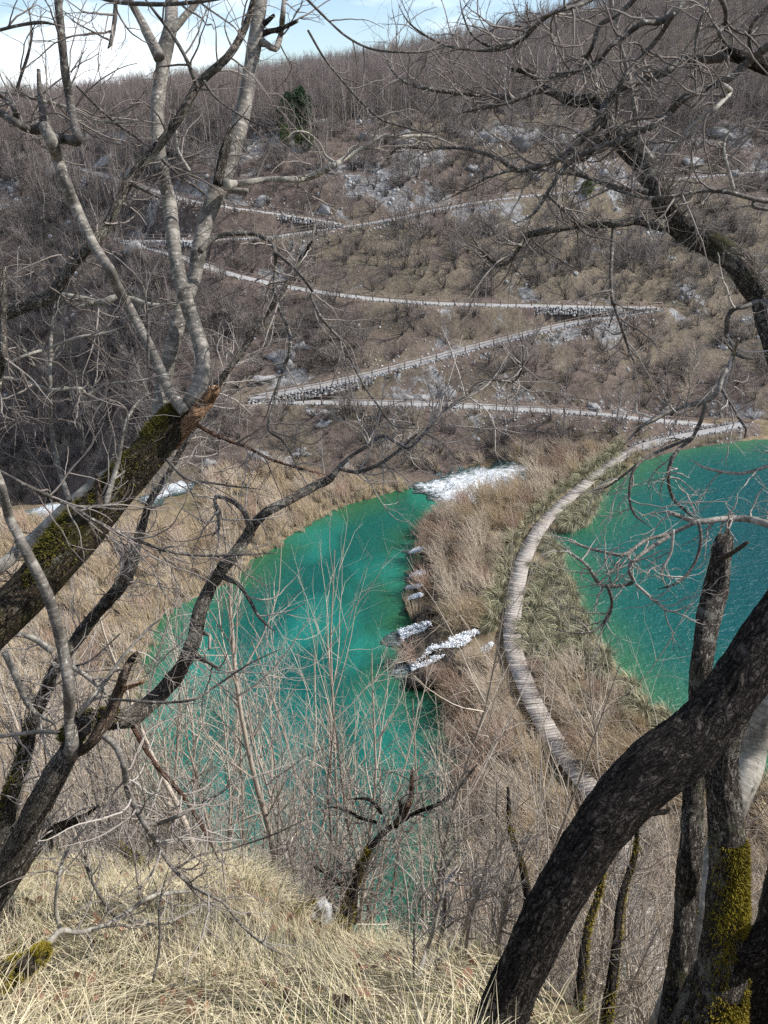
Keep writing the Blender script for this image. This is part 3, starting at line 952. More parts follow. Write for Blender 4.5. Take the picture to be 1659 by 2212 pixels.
for k, (b0, t0, w) in enumerate(CASC):
    lo, hi = at_z(*b0, 0.05 if k < 6 else 0.8), at_z(*t0, 1.0 if k < 6 else 1.5)
    rg = np.random.default_rng(600 + k)
    d = unit((lo - hi) * np.array([1, 1, 0])); nn = np.array([-d[1], d[0], 0]); run = np.linalg.norm((lo - hi)[:2])
    N = int(700 + 1200 * w); sx = rg.random(N) ** 0.8                # froth: many small tumbling blobs along a few runnels
    run_id = rg.integers(0, 4, N); ro = rg.normal(size=4) * 0.42; ph = rg.uniform(0, 6, 4)
    lat = w * (ro[run_id] * (0.5 + 0.7 * sx) + 0.16 * np.sin(sx * 5 + ph[run_id])) + rg.normal(size=N) * w * (0.05 + 0.16 * sx ** 2)
    cc = hi[None] + (lo - hi)[None] * (sx * 1.06)[:, None] + nn[None] * lat[:, None] + rg.normal(size=(N, 3)) * 0.06
    stp = np.floor(sx * 4 + ro[run_id]) / 4
    cc[:, 2] = hi[2] + (lo[2] - hi[2]) * np.clip(0.5 * sx + 0.5 * np.clip(stp, 0, 1), 0, 1) + 0.30 + rg.normal(size=N) * 0.07
    cc[:, 2] = np.maximum(cc[:, 2], 0.05)
    O = np.array([[1, 0, 0], [-1, 0, 0], [0, 1, 0], [0, -1, 0], [0, 0, 1], [0, 0, -1]], float)
    F = np.array([[0, 2, 4], [2, 1, 4], [1, 3, 4], [3, 0, 4], [2, 0, 5], [1, 2, 5], [3, 1, 5], [0, 3, 5]])
    Ro = np.stack([d, nn, np.array([0, 0, 1.0])], 0)
    sz = rg.uniform(0.02, 0.055, (N, 1, 1)) * np.array([2.6, 0.8, 0.7])
    V = cc[:, None] + ((O[None] * sz) @ Ro)
    acc = Acc(); acc.add(V.reshape(-1, 3), None, (F[None] + np.arange(N)[:, None, None] * 6).reshape(-1, 3))
    c0 = 0.5 * (lo + hi)
    tag(obj('cascade', acc.mesh('cascade', c0), M['froth'], None, c0), CL[k], 'cascade', 'white water where the lakes spill over', 'structure')
    if k < 6:                                                  # churned water at its foot
        ang = np.linspace(0, 6.283, 14, endpoint=False); rr = w * 0.8 * (0.7 + 0.5 * rg.random(14))
        foam_patch('rapids', np.stack([lo[0] + d[0] * 0.4 + np.cos(ang) * rr * 1.2, lo[1] + d[1] * 0.4 + np.sin(ang) * rr], -1), 'churned white water at the foot of a small cascade', 0.14, 0.12, 30 + k)

# dark wet tufa lumps along the spill edge
rng = np.random.default_rng(5)
rock_me = []
for V, F in ROCKS:
    rock_me.append(mesh_np('rock', V, None, F, None, False))
TUFA = [(925, 1210), (912, 1232), (905, 1268), (902, 1310), (908, 1335), (915, 1350), (898, 1392), (918, 1388), (935, 1382), (905, 1412), (945, 1392), (960, 1425), (975, 1412), (940, 1450), (920, 1465), (965, 1440), (925, 1325), (930, 1365), (1000, 1405)]
for k, (u, v) in enumerate(TUFA):
    p = at_z(u, v, 0.55)
    o = obj('tufa_rock', rock_me[k % 6].copy(), M['tufa'], None, p)
    s = rng.uniform(0.75, 1.3)
    o.scale = (s * 1.25, s, s * 0.75); o.rotation_euler = (0, 0, rng.uniform(0, 6))
    tag(o, 'dark wet mossy rock among the small cascades on the pool edge', 'rock', 'dark rocks along the spill edge')

# ------------------------------------------------------------------ plants in the distance
def stems(rng, n, L, spread, npt, wig, lift, r0, tip=0.3, lean=(0, 0, 0), base=0.08):
    d = unit(np.stack([rng.normal(0, spread, n), rng.normal(0, spread, n), np.ones(n)], -1) + np.asarray(lean))
    P = np.zeros((n, npt, 3)); P[:, 0, :2] = rng.normal(0, base, (n, 2)); P[:, 0, 2] = -0.05
    Ls = L * rng.uniform(0.6, 1.1, n)
    for k in range(1, npt):
        d = unit(d + rng.normal(size=(n, 3)) * wig + np.array([0, 0, lift]))
        P[:, k] = P[:, k - 1] + d * (Ls / (npt - 1))[:, None]
    R = (r0 * rng.uniform(0.6, 1.2, n))[:, None] * np.linspace(1, tip, npt)[None]
    return P, R


def hill_shrub_mesh(seed, h, nst, ntw, spread=0.32):
    rng = np.random.default_rng(seed); a = Acc()
    P, R = stems(rng, nst, h, spread, 5, 0.10, 0.04, 0.045)
    tubes(a, P, R, 3, rng.random(len(P)) * 0.15)
    P2, R2 = sprout(rng, P, R, ntw, 0.25, 1.0, h * 0.42, 0.6, 3, 0.14, 0.05, 0.6, 0.022)
    tubes(a, P2, R2, 3, 0.15 + rng.random(len(P2)) * 0.55)
    P3, R3 = sprout(rng, P2, R2, ntw * 2, 0.2, 1.0, h * 0.2, 0.6, 2, 0.1, 0.05, 0.8, 0.013)
    tubes(a, P3, R3, 3, 0.35 + 0.65 * rng.random(len(P3)))
    return a.mesh('shrub')


def bare_tree(seed, h, nbr, ntw, r=0.11, up=0.10):
    """trunk mesh and crown mesh of one bare deciduous tree"""
    rng = np.random.default_rng(seed)
    n = 7; P = np.zeros((1, n, 3)); d = np.array([rng.normal() * 0.05, rng.normal() * 0.05, 1.0])
    P[0, 0, 2] = -0.3
    for k in range(1, n):
        d = unit(d + rng.normal(size=3) * 0.06 + np.array([0, 0, 0.05])); P[0, k] = P[0, k - 1] + d * h / (n - 1)
    R = np.linspace(r, r * 0.2, n)[None]
    ta = Acc(); tubes(ta, P, R, 5, [0.6])
    ca = Acc()
    P1, R1 = sprout(rng, P, R, nbr, 0.28, 0.98, h * 0.38, 0.65, 4, 0.10, up, 0.5, 0.045, short=0.6)
    tubes(ca, P1, R1, 3, rng.random(len(P1)) * 0.6 + 0.3)
    P2, R2 = sprout(rng, P1, R1, ntw, 0.2, 1.0, h * 0.17, 0.6, 3, 0.12, up, 0.6, 0.022)
    tubes(ca, P2, R2, 3, rng.random(len(P2)) * 0.8)
    P3, R3 = sprout(rng, P2, R2, ntw * 2, 0.2, 1.0, h * 0.09, 0.6, 2, 0.1, up, 0.8, 0.014)
    tubes(ca, P3, R3, 3, rng.random(len(P3)))
    return ta.mesh('trunk'), ca.mesh('crown')


def blades(acc, rng, n, base, d0, L, width, seg, droop, tint, lean=None, wcurve=True):
    """curved flat grass blades; base (n,3), d0 (n,3) start direction, L (n,), droop per step"""
    P = np.zeros((n, seg + 1, 3)); P[:, 0] = base; d = d0.copy()
    for k in range(1, seg + 1):
        P[:, k] = P[:, k - 1] + d * (L / seg)[:, None]
        d = unit(d + np.array([0, 0, -1.0]) * np.asarray(droop).reshape(-1, 1) + (0 if lean is None else lean))
    T = unit(np.gradient(P, axis=1))
    side = unit(np.cross(T, rng.normal(size=(n, 1, 3))))
    side = np.repeat(side[:, :1], seg + 1, 1)
    w = (width * rng.uniform(0.7, 1.3, n))[:, None] * np.linspace(1, 0.12, seg + 1)[None] if wcurve else np.full((n, seg + 1), width)
    V = np.stack([P - side * w[..., None] / 2, P + side * w[..., None] / 2], 2).reshape(n, -1, 3)
    i = np.arange(n)[:, None] * (2 * seg + 2) + np.arange(seg)[None] * 2
    Q = np.stack([i, i + 1, i + 3, i + 2], -1).reshape(-1, 4)
    acc.add(V.reshape(-1, 3), Q, None, None, np.repeat(tint, 2 * seg + 2))


def tuft_mesh(seed, n, L, width, spread=0.5, droop=0.18, rad=0.15, lean=None):
    rng = np.random.default_rng(seed); a = Acc()
    ph = rng.uniform(0, 6.283, n); rr = rad * np.sqrt(rng.random(n))
    base = np.stack([np.cos(ph) * rr, np.sin(ph) * rr, np.full(n, -0.04)], -1)
    d = unit(np.stack([np.cos(ph) * spread * rng.random(n), np.sin(ph) * spread * rng.random(n), np.ones(n)], -1) + (0 if lean is None else np.asarray(lean)))
    blades(a, rng, n, base, d, L * rng.uniform(0.5, 1.15, n), width, 4, np.full(n, droop) * rng.uniform(0.4, 1.6, n), rng.random(n))
    return a.mesh('tuft')


def scatter(name, pts, rot, scl, idx, protos, label, cat, group=None):
    """one mass of plants or stones: points carrying copies of the listed objects' shapes (protos: list of lists)"""
    c = pts.mean(0)
    me = mesh_np(name, pts - c, None, None, {'rot': ('FLOAT_VECTOR', rot), 'scl': ('FLOAT', scl), 'idx': ('INT', idx)})
    o = obj(name, me, None, None, c)
    ng = bpy.data.node_groups.new(name, 'GeometryNodeTree')
    ng.interface.new_socket('Geometry', in_out='INPUT', socket_type='NodeSocketGeometry')
    ng.interface.new_socket('Geometry', in_out='OUTPUT', socket_type='NodeSocketGeometry')
    gi, go = ng.nodes.new('NodeGroupInput'), ng.nodes.new('NodeGroupOutput')
    def named(nm, typ):
        a = ng.nodes.new('GeometryNodeInputNamedAttribute'); a.data_type = typ; a.inputs['Name'].default_value = nm
        return a.outputs['Attribute']
    ar, asc, ai = named('rot', 'FLOAT_VECTOR'), named('scl', 'FLOAT'), named('idx', 'INT')
    jo = ng.nodes.new('GeometryNodeJoinGeometry')
    for plist in protos:
        ji = ng.nodes.new('GeometryNodeJoinGeometry')
        for po in plist:
            oi = ng.nodes.new('GeometryNodeObjectInfo'); oi.transform_space = 'ORIGINAL'
            oi.inputs['Object'].default_value = po; oi.inputs['As Instance'].default_value = True
            ng.links.new(oi.outputs['Geometry'], ji.inputs[0])
        ip = ng.nodes.new('GeometryNodeInstanceOnPoints')
        ng.links.new(gi.outputs[0], ip.inputs['Points']); ng.links.new(ji.outputs[0], ip.inputs['Instance'])
        ip.inputs['Pick Instance'].default_value = True
        ng.links.new(ai, ip.inputs['Instance Index']); ng.links.new(ar, ip.inputs['Rotation']); ng.links.new(asc, ip.inputs['Scale'])
        ng.links.new(ip.outputs['Instances'], jo.inputs[0])
    ng.links.new(jo.outputs[0], go.inputs[0])
    md = o.modifiers.new('scatter', 'NODES'); md.node_group = ng
    return tag(o, label, cat, group, 'stuff')


def visible(p, pad=60):
    r = p - np.array([0, 0, CAMZ])
    dep = r[:, 1] * CP - r[:, 2] * SP
    u = 829.5 + FPX * r[:, 0] / np.maximum(dep, 0.1)
    v = 1106 - FPX * (r[:, 1] * SP + r[:, 2] * CP) / np.maximum(dep, 0.1)
    return (dep > 0.5) & (u > -pad) & (u < 1659 + pad) & (v > -pad) & (v < 2212 + pad), u, v


def hill_points(rng, n, x0, x1, y0, y1):
    x = rng.uniform(x0, x1, n); y = rng.uniform(y0, y1, n)
    h, r, d = hill_h(x, y)
    return np.stack([x, y, h], -1), r, d


# --- wood on the upper hill
rng = np.random.default_rng(21)
FT = []
for k in range(6):
    FT.append(bare_tree(100 + k, rng.uniform(9.0, 11.5), 18, 80, 0.12, 0.16))


def forest_line(x):
    return 42.5 - 11 * sstep(-18, -50, x) + 2.0 * sstep(25, 60, x)


P, r, d = hill_points(rng, 46000, -190, 260, 128, 345)
dens = sstep(-1.5, 5.0, P[:, 2] - forest_line(P[:, 0]) + fbm(P[:, 0], P[:, 1], 14, 3, 66) * 9)
ok = (rng.random(len(P)) < dens * 0.95) & visible(P + np.array([0, 0, 5]), 120)[0] & (d > 3)
P = P[ok]
order = np.argsort(P[:, 1] - 0.4 * np.abs(P[:, 0]))
P = P[order]
N_IND = 150
rot = np.stack([rng.normal(0, 0.04, len(P)), rng.normal(0, 0.04, len(P)), rng.uniform(0, 6.28, len(P))], -1)
scl = rng.uniform(0.5, 1.0, len(P)) * np.interp(P[:, 1], [160, 230], [0.95, 0.62]); idx = rng.integers(0, 6, len(P))
f_tr, f_cr = [None] * 6, [None] * 6
idx[:6] = np.arange(6)
for k in range(N_IND):
    i = idx[k]
    o = obj('bare_tree', FT[i][0], M['forest_trunk'], None, P[k]); o.rotation_euler = rot[k]; o.scale = (scl[k],) * 3
    c = obj('crown', FT[i][1], M['forest'], o)
    vu = visible(P[k:k + 1])[1][0]
    tag(o, 'thin brown tree at the wood edge, ' + ('at the left above the shaded gully' if vu < 380 else ('left of the dark pines' if vu < 610 else ('above the middle of the rock band' if vu < 1150 else 'above the right of the rock band'))), 'tree', 'bare trees at the edge of the wood')
    if f_tr[i] is None: f_tr[i], f_cr[i] = o, c
scatter('wood', P[N_IND:], rot[N_IND:], scl[N_IND:], idx[N_IND:], [f_tr, f_cr], 'bare brown winter wood covering the upper hill to the skyline', 'wood')

# --- shrubs on the slope between the paths
SH = [hill_shrub_mesh(200 + k, h, n, w, s) for k, (h, n, w, s) in enumerate([(2.8, 9, 46, 0.34), (2.1, 11, 44, 0.45), (3.6, 6, 50, 0.25), (1.7, 12, 40, 0.5), (4.6, 5, 60, 0.2), (3.0, 14, 50, 0.4)])]
P, r, d = hill_points(rng, 24000, -95, 115, 100, 195)
shade = sstep(-15, -32, P[:, 0])
keep = (d > 2.4) & visible(P)[0] & (P[:, 2] < forest_line(P[:, 0]) + 6) & (P[:, 2] > 0.2 + left_drop(P[:, 0], P[:, 1])) & (P[:, 1] > np.interp(P[:, 0], FOOT_X, FOOT_Y) - 1)
keep &= rng.random(len(P)) < (0.52 + 0.2 * shade) * (0.35 + 0.65 * sstep(-0.15, 0.2, fbm(P[:, 0], P[:, 1], 12, 3, 12))) * (1 - 0.6 * r)
keep &= ~((d < 4.5) & (rng.random(len(P)) < 0.25))
P = P[keep]
P = P[np.argsort(P[:, 1])]
rot = np.stack([rng.normal(0.0, 0.1, len(P)), rng.normal(0, 0.1, len(P)), rng.uniform(0, 6.28, len(P))], -1)
scl = rng.uniform(0.6, 1.3, len(P)); idx = rng.integers(0, 6, len(P))
NI = 290; idx[:6] = np.arange(6); f_sh = [None] * 6
pu = visible(P)[1]; cand = np.where((pu > 440) & (pu < 1640) & (np.arange(len(P)) > 5))[0][:1400]
sel = np.concatenate([np.arange(6), rng.permutation(cand)[:NI - 6]])
for k in sel:
    o = obj('hillside_shrub', SH[idx[k]], M['hillshrub'], None, P[k]); o.rotation_euler = rot[k]; o.scale = (scl[k],) * 3
    vk = visible(P[k:k + 1]); vu, vv = vk[1][0], vk[2][0]
    tag(o, 'bare twiggy grey-brown shrub ' + ('in the shaded gully at left' if vu < 430 else (('below the lowest path' if vv > 880 else ('between the lowest and third paths' if vv > 665 else 'above the third path')) + (', left part of the slope' if vu < 800 else (', middle of the slope' if vu < 1200 else ', right part of the slope')))), 'shrub', 'bare shrubs on the far slope')
    if f_sh[idx[k]] is None: f_sh[idx[k]] = o
rest = np.setdiff1d(np.arange(len(P)), sel)
scatter('hillside_brush', P[rest], rot[rest], scl[rest], idx[rest], [f_sh], 'low bare brush spread over the far slope', 'brush')

# --- young trees dotted over the slope
Py, ry, dy = hill_points(rng, 3600, -70, 110, 104, 188)
ky = (dy > 2.2) & visible(Py)[0] & (Py[:, 2] < forest_line(Py[:, 0]) + 3) & (Py[:, 2] > 1.0) & (rng.random(len(Py)) < 0.30)
Py = Py[ky]
scatter('slope_saplings', Py, np.stack([rng.normal(0, 0.05, len(Py)), rng.normal(0, 0.05, len(Py)), rng.uniform(0, 6.28, len(Py))], -1), rng.uniform(0.22, 0.5, len(Py)), rng.integers(0, 6, len(Py)), [f_tr, f_cr], 'young bare trees dotted thinly over the far slope', 'saplings')

# --- dry grass tufts on the slope
TU = [tuft_mesh(300 + k, 46, 0.65, 0.028, 0.8, 0.22, 0.28) for k in range(3)]
P, r, d = hill_points(rng, 14000, -80, 110, 100, 185)
keep = (d > 1.9) & visible(P)[0] & (P[:, 2] < forest_line(P[:, 0]) + 4) & (P[:, 2] > 0.3) & (rng.random(len(P)) < sstep(-0.1, 0.3, fbm(P[:, 0], P[:, 1], 9, 4, 44)) * 0.55)
P = P[keep]
rot = np.stack([0 * P[:, 0], 0 * P[:, 0], rng.uniform(0, 6.28, len(P))], -1); scl = rng.uniform(0.6, 1.5, len(P)); idx = rng.integers(0, 3, len(P)); idx[:3] = np.arange(3)
f_tu = []
for k in range(3):
    o = obj('grass_tuft', TU[k], M['tuft'], None, P[k]); f_tu.append(o)
    tag(o, 'dry straw-coloured grass tuft on the far slope', 'grass', 'dry grass tufts on the far slope')
scatter('hillside_grass', P[3:], rot[3:], scl[3:], idx[3:], [f_tu], 'dry straw-coloured grass spread over the far slope', 'grass')

# --- limestone outcrops and loose stones
BIG = [(600, 775, 5.2), (640, 745, 3.6), (575, 800, 3.4), (560, 985, 4.0), (605, 1000, 4.6), (640, 975, 3.2), (490, 1015, 4.6), (455, 1000, 3.0), (955, 830, 4.4), (905, 838, 4.2), (870, 845, 3.0), (985, 745, 2.4),
       (1290, 870, 3.0), (1340, 872, 2.4), (700, 925, 2.2), (300, 560, 4.5), (285, 640, 4.0), (270, 690, 3.4), (240, 720, 3.0), (800, 300, 5.0), (860, 305, 4.6), (1050, 300, 5.2), (1120, 310, 5.0), (1200, 300, 4.4),
       (1000, 290, 4.6), (1420, 330, 5.0), (1500, 345, 4.6), (1370, 325, 4.2), (1580, 390, 3.4), (940, 345, 3.4), (1150, 375, 3.2), (1020, 365, 2.6), (760, 395, 2.8), (570, 420, 2.8), (700, 440, 3.0), (1250, 385, 3.4), (1330, 455, 2.4), (520, 350, 3.6), (230, 330, 4.2), (1560, 300, 4.6), (1300, 365, 3.0), (1600, 560, 2.6), (1560, 750, 2.2), (1450, 560, 2.0)]
rng = np.random.default_rng(77)
def where_word(u, v):
    col = 'left' if u < 500 else ('centre' if u < 1000 else 'right')
    row = 'on the top rock band under the wood' if v < 400 else ('above the fourth path' if v < 480 else ('between the third and fourth paths' if v < 655 else ('beside the second path' if v < 850 else 'below the lowest path near the far bank')))
    return f'pale grey limestone outcrop {row}, {col} of the slope'
big_rocks = []
for k, (u, v, s) in enumerate(BIG):
    p = on_hill(u, v); p[2] = float(hill_h(p[:1], p[1:2])[0][0])
    o = obj('limestone_outcrop', mesh_np('rock', ROCKS[k % 6][0], None, ROCKS[k % 6][1], None, False), M['rock'], None, p + np.array([0, 0.3 * s * 0.4, -0.1 * s]))
    w = s * 0.5 * (p[1] / 125.0) ** 0.5
    o.scale = (w * rng.uniform(0.9, 1.4), w * 0.7, w * rng.uniform(0.55, 0.85)); o.rotation_euler = (rng.uniform(-0.5, 0.2), rng.normal() * 0.25, rng.uniform(-0.6, 0.6))
    tag(o, where_word(u, v), 'rock', 'limestone outcrops on the far slope')
    big_rocks.append(o)
ST = [mesh_np('stone', V, None, F, None, False) for V, F in STONES]
P, r, d = hill_points(rng, 60000, -85, 110, 104, 185)
pr = 0.006 + 0.75 * sstep(0.35, 0.75, r) * 0.22
edge = (d > 2.0) & (d < 3.9); pr = pr + edge * 0.40 * sstep(0.05, 0.3, fbm(P[:, 0], P[:, 1], 14, 2, 101) + 0.12)
keep = visible(P)[0] & (d > 1.95) & (rng.random(len(P)) < pr) & (P[:, 2] < forest_line(P[:, 0]) + 4) & (P[:, 2] > 1)
P, r, d = P[keep], r[keep], d[keep]
rot = rng.uniform(-3, 3, (len(P), 3)); scl = np.where(d < 3.9, rng.uniform(0.10, 0.24, len(P)), rng.uniform(0.12, 0.6, len(P)) ** 1.3); idx = rng.integers(0, 6, len(P)); idx[:6] = np.arange(6)
f_st = []
for k in range(6):
    o = obj('stone', ST[k], M['stone_white'], None, P[k]); o.scale = (0.3,) * 3; f_st.append(o)
    tag(o, 'small loose white stone on the far slope', 'stone', 'loose white stones on the far slope')
scatter('loose_stones', P[6:], rot[6:], scl[6:], idx[6:], [f_st], 'loose white stones strewn along the paths and rock bands', 'stones')


# --- pines
def pine(u, v, h, wdt, mat, label, seed):
    p = on_hill(u, v); p[2] = float(hill_h(p[:1], p[1:2])[0][0]) - 0.2
    rng = np.random.default_rng(seed)
    root = tag(empty('pine_tree', p), label, 'pine', 'pines on the far slope')
    a = Acc(); tp = np.array([[[0, 0, -0.3], [0.1, 0, h * 0.3], [0, 0.1, h * 0.7], [0, 0, h]]]); tr = np.array([[0.16, 0.13, 0.08, 0.02]])
    tubes(a, tp, tr, 6, [0.3]); obj('trunk', a.mesh('trunk'), M['forest_trunk'], root)
    lo = 0.28
    z = lo + (1 - lo) * rng.random(95) ** 0.9
    L = wdt * (0.28 + 0.9 * np.sin(np.clip((1 - z) / (1 - lo), 0, 1) * 2.2)) * rng.uniform(0.55, 1.15, 95)
    ph = rng.uniform(0, 6.28, 95)
    d0 = np.stack([np.cos(ph), np.sin(ph), rng.uniform(0.05, 0.5, 95)], -1)
    P1 = np.stack([np.stack([0 * z, 0 * z, z * h], -1) + unit(d0) * (L * q)[:, None] + np.array([0, 0, 0.12]) * q * q for q in np.linspace(0, 1, 4)], 1)
    ca = Acc(); tubes(ca, P1, np.full((95, 4), 0.025), 3, np.zeros(95))
    t = rng.uniform(0.2, 1.05, (95, 34)).ravel(); bi = np.repeat(np.arange(95), 34)
    pos = P1[bi, 0] + (P1[bi, -1] - P1[bi, 0]) * t[:, None] + rng.normal(size=(len(bi), 3)) * 0.16
    dd = unit(rng.normal(size=(len(bi), 3)) + np.array([0, 0, 0.7]) + 0.6 * unit(P1[bi, -1] - P1[bi, 0]))
    blades(ca, rng, len(bi), pos, dd, rng.uniform(0.25, 0.55, len(bi)), 0.15, 2, np.full(len(bi), 0.1), rng.random(len(bi)))
    obj('crown', ca.mesh('crown'), M[mat], root)


pine(628, 304, 7.2, 2.0, 'pine', 'left of the two dark green pines on the hill', 1)
pine(652, 302, 7.8, 2.1, 'pine', 'right of the two dark green pines on the hill', 2)
pine(618, 334, 3.9, 0.8, 'pine_light', 'young light green pine at the foot of the left dark pine', 3)
pine(648, 332, 3.0, 0.7, 'pine_light', 'small light green pine in front of the right dark pine', 4)
pine(668, 336, 2.6, 0.6, 'pine_light', 'smallest light green pine, right of the group', 5)
pine(1265, 445, 2.6, 0.9, 'pine_light', 'low green pine above the fourth path on the right', 10)


# --- single bare trees on the far bank
def placed_tree(u, v, h, seed, label, nbr=26, ntw=150, r=0.14, up=0.06, mat='hillshrub', tmat='forest_trunk', hill=True, px=None):
    p = on_hill(u, v) if hill else at_z(u, v, 1.3)
    p[2] = float(ground_h(p[:1], p[1:2])[0])
    a, b = bare_tree(seed, h, nbr, ntw, r, up)
    o = obj('bare_tree', a, M[tmat], None, p); obj('crown', b, M[mat], o)
    return tag(o, label, 'tree', 'bare trees on the far bank')


placed_tree(1478, 880, 12.5, 400, 'tall feathery brown bare tree on the far bank at the right', 34, 260, 0.16, 0.05, 'willow')
placed_tree(1215, 958, 7.5, 401, 'bare tree with dark trunk on the far bank behind the boardwalk', 22, 120)
placed_tree(1130, 985, 6.0, 402, 'bare tree with dark trunk beside the rapids', 22, 120)
placed_tree(1330, 930, 6.5, 403, 'bare tree between the lowest path and the boardwalk', 20, 100)
placed_tree(1560, 880, 7.0, 404, 'bare tree at the right end of the lowest path', 20, 100)
placed_tree(700, 1030, 6.0, 405, 'bare tree on the far bank left of the rapids', 20, 110)
placed_tree(830, 1015, 5.5, 406, 'low bare tree on the far bank beside the thin white streak', 20, 110)
placed_tree(420, 800, 8.0, 407, 'grey bare tree in the shaded gully left of the rocks', 26, 150)
placed_tree(330, 880, 9.0, 408, 'grey bare tree lower in the shaded gully', 26, 150)
placed_tree(200, 930, 9.0, 409, 'grey bare tree at the foot of the shaded gully', 26, 150)
placed_tree(120, 860, 9.0, 410, 'grey bare tree near the left edge of the shaded gully', 26, 150)
placed_tree(230, 770, 8.0, 411, 'grey bare tree in the middle of the shaded gully', 26, 150)
placed_tree(60, 980, 9.0, 412, 'grey bare tree at the left edge above the small rapids', 26, 150)

# ------------------------------------------------------------------ brush, sedge and reeds on the low ground
def willow_mesh(seed, h, n, lean):
    rng = np.random.default_rng(seed); a = Acc()
    P, R = stems(rng, n // 4, h, 0.30, 5, 0.06, -0.01, 0.024, 0.4, lean, 0.25)
    tubes(a, P, R, 3, rng.random(len(P)) * 0.6)
    P2, R2 = sprout(rng, P, R, n, 0.15, 1.0, h * 0.55, 0.32, 4, 0.07, 0.0, 0.8, 0.017, 0.5, bias=np.asarray(lean) * 2)
    tubes(a, P2, R2, 3, rng.random(len(P2)))
    return a.mesh('willow_shrub')


LEAN = (-0.42, 0.10, 0)
WI = [willow_mesh(500 + k, h, n, LEAN) for k, (h, n) in enumerate([(2.3, 190), (1.9, 200), (2.7, 180), (1.7, 190), (2.2, 210)])]


def tussock_mesh(seed, n=330, L=1.15):
    rng = np.random.default_rng(seed); a = Acc()
    ph = rng.uniform(0, 6.283, n); rr = 0.34 * np.sqrt(rng.random(n))
    base = np.stack([np.cos(ph) * rr, np.sin(ph) * rr, 0.30 * (1 - (rr / 0.40) ** 2)], -1)
    d = unit(np.stack([np.cos(ph) * 0.55, np.sin(ph) * 0.55, np.ones(n) * 0.9], -1) + rng.normal(size=(n, 3)) * 0.12 + np.array([-0.45, -0.25, 0]))
    blades(a, rng, n, base, d, L * rng.uniform(0.55, 1.15, n), 0.030, 6, np.full(n, 0.36) * rng.uniform(0.7, 1.4, n), rng.random(n) ** 1.7)
    # heart of the tussock
    V, F = lump(rng, 2, 0.25, seed)
    a.add(V * np.array([0.42, 0.42, 0.40]), None, F, None, 0.25)
    return a.mesh('sedge_tussock')


TS = [tussock_mesh(520 + k) for k in range(4)]
RE = [tuft_mesh(540 + k, 80, 1.75, 0.034, 0.28, 0.05, 0.5, (-0.22, 0.06, 0)) for k in range(4)]

rng = np.random.default_rng(31)
n = 14000
x = rng.uniform(-70, 60, n); y = rng.uniform(24, 112, n)
z, sp, sl = valley_h(x, y)
P = np.stack([x, y, z], -1)
gh = ground_h(x, y)
db = np.full(n, 99.0)
for s in range(0, n, 2000):
    db[s:s + 2000] = np.hypot(x[s:s + 2000, None] - BWL[None, :, 0], y[s:s + 2000, None] - BWL[None, :, 1]).min(1)
sr = sdist(RAPIDS, x, y)
vis, U, Vv = visible(P, 40)
land = vis & (sp > 0.2) & (sl > 0.15) & (np.abs(gh - z) < 0.3) & (sr > 0.4)
spill = ((U > 870) & (U < 1015) & (Vv > 1285) & (Vv < 1475) & (sp < 3.4)) | ((U > 940) & (U < 1075) & (Vv > 1372) & (Vv < 1425)) | ((U < 960) & (Vv > 1170) & (Vv < 1300) & (sp < 1.3))          # rocks show here
barrier = land & (U > 880) & (x > np.interp(y, [25, 60, 100], [2, 3, 6])) & ~spill
BWx = np.interp(y, BWL[::-1, 1], BWL[::-1, 0])
right_side = x > BWx
tz = barrier & (db > 1.35) & ((right_side & (Vv > 1165) & (Vv < 1440) & (sl < 6.5)) | (right_side & (Vv <= 1165) & (sl < 3)) | (~right_side & (db < 2.4) & (Vv < 1400)) | (right_side & (Vv >= 1440) & (sl < 1.8)))


def thin(mask, dmin, limit):
    """poisson-like choice of candidates at least dmin apart"""
    idx = np.where(mask)[0]; keep = []; cell = {}
    for i in idx:
        k = (int(x[i] // dmin), int(y[i] // dmin)); good = True
        for a in (-1, 0, 1):
            for b in (-1, 0, 1):
                for j in cell.get((k[0] + a, k[1] + b), ()):
                    if (x[i] - x[j]) ** 2 + (y[i] - y[j]) ** 2 < dmin * dmin: good = False
        if good:
            cell.setdefault(k, []).append(i); keep.append(i)
            if len(keep) >= limit: break
    return np.array(keep, int)


def plant(name, idx, protos, mats, label, cat, group, smin, smax, tilt=0.05, rotr=6.28, zoff=0.0):
    out = []
    for i in idx:
        k = rng.integers(len(protos)); mt = mats(i) if callable(mats) else mats
        me = protos[k]
        key = (me.name, mt)
        if key not in _mcache:
            m2 = me.copy(); m2.materials.clear(); m2.materials.append(M[mt]); _mcache[key] = m2
        o = obj(name, _mcache[key], None, None, P[i] + np.array([0, 0, zoff]))
        s = rng.uniform(smin, smax); o.scale = (s, s, s * rng.uniform(0.85, 1.1))
        o.rotation_euler = (rng.normal() * tilt, rng.normal() * tilt, rng.uniform(-rotr / 2, rotr / 2))
        tag(o, label(i, mt) if callable(label) else label, cat, group); out.append(o)
    return out


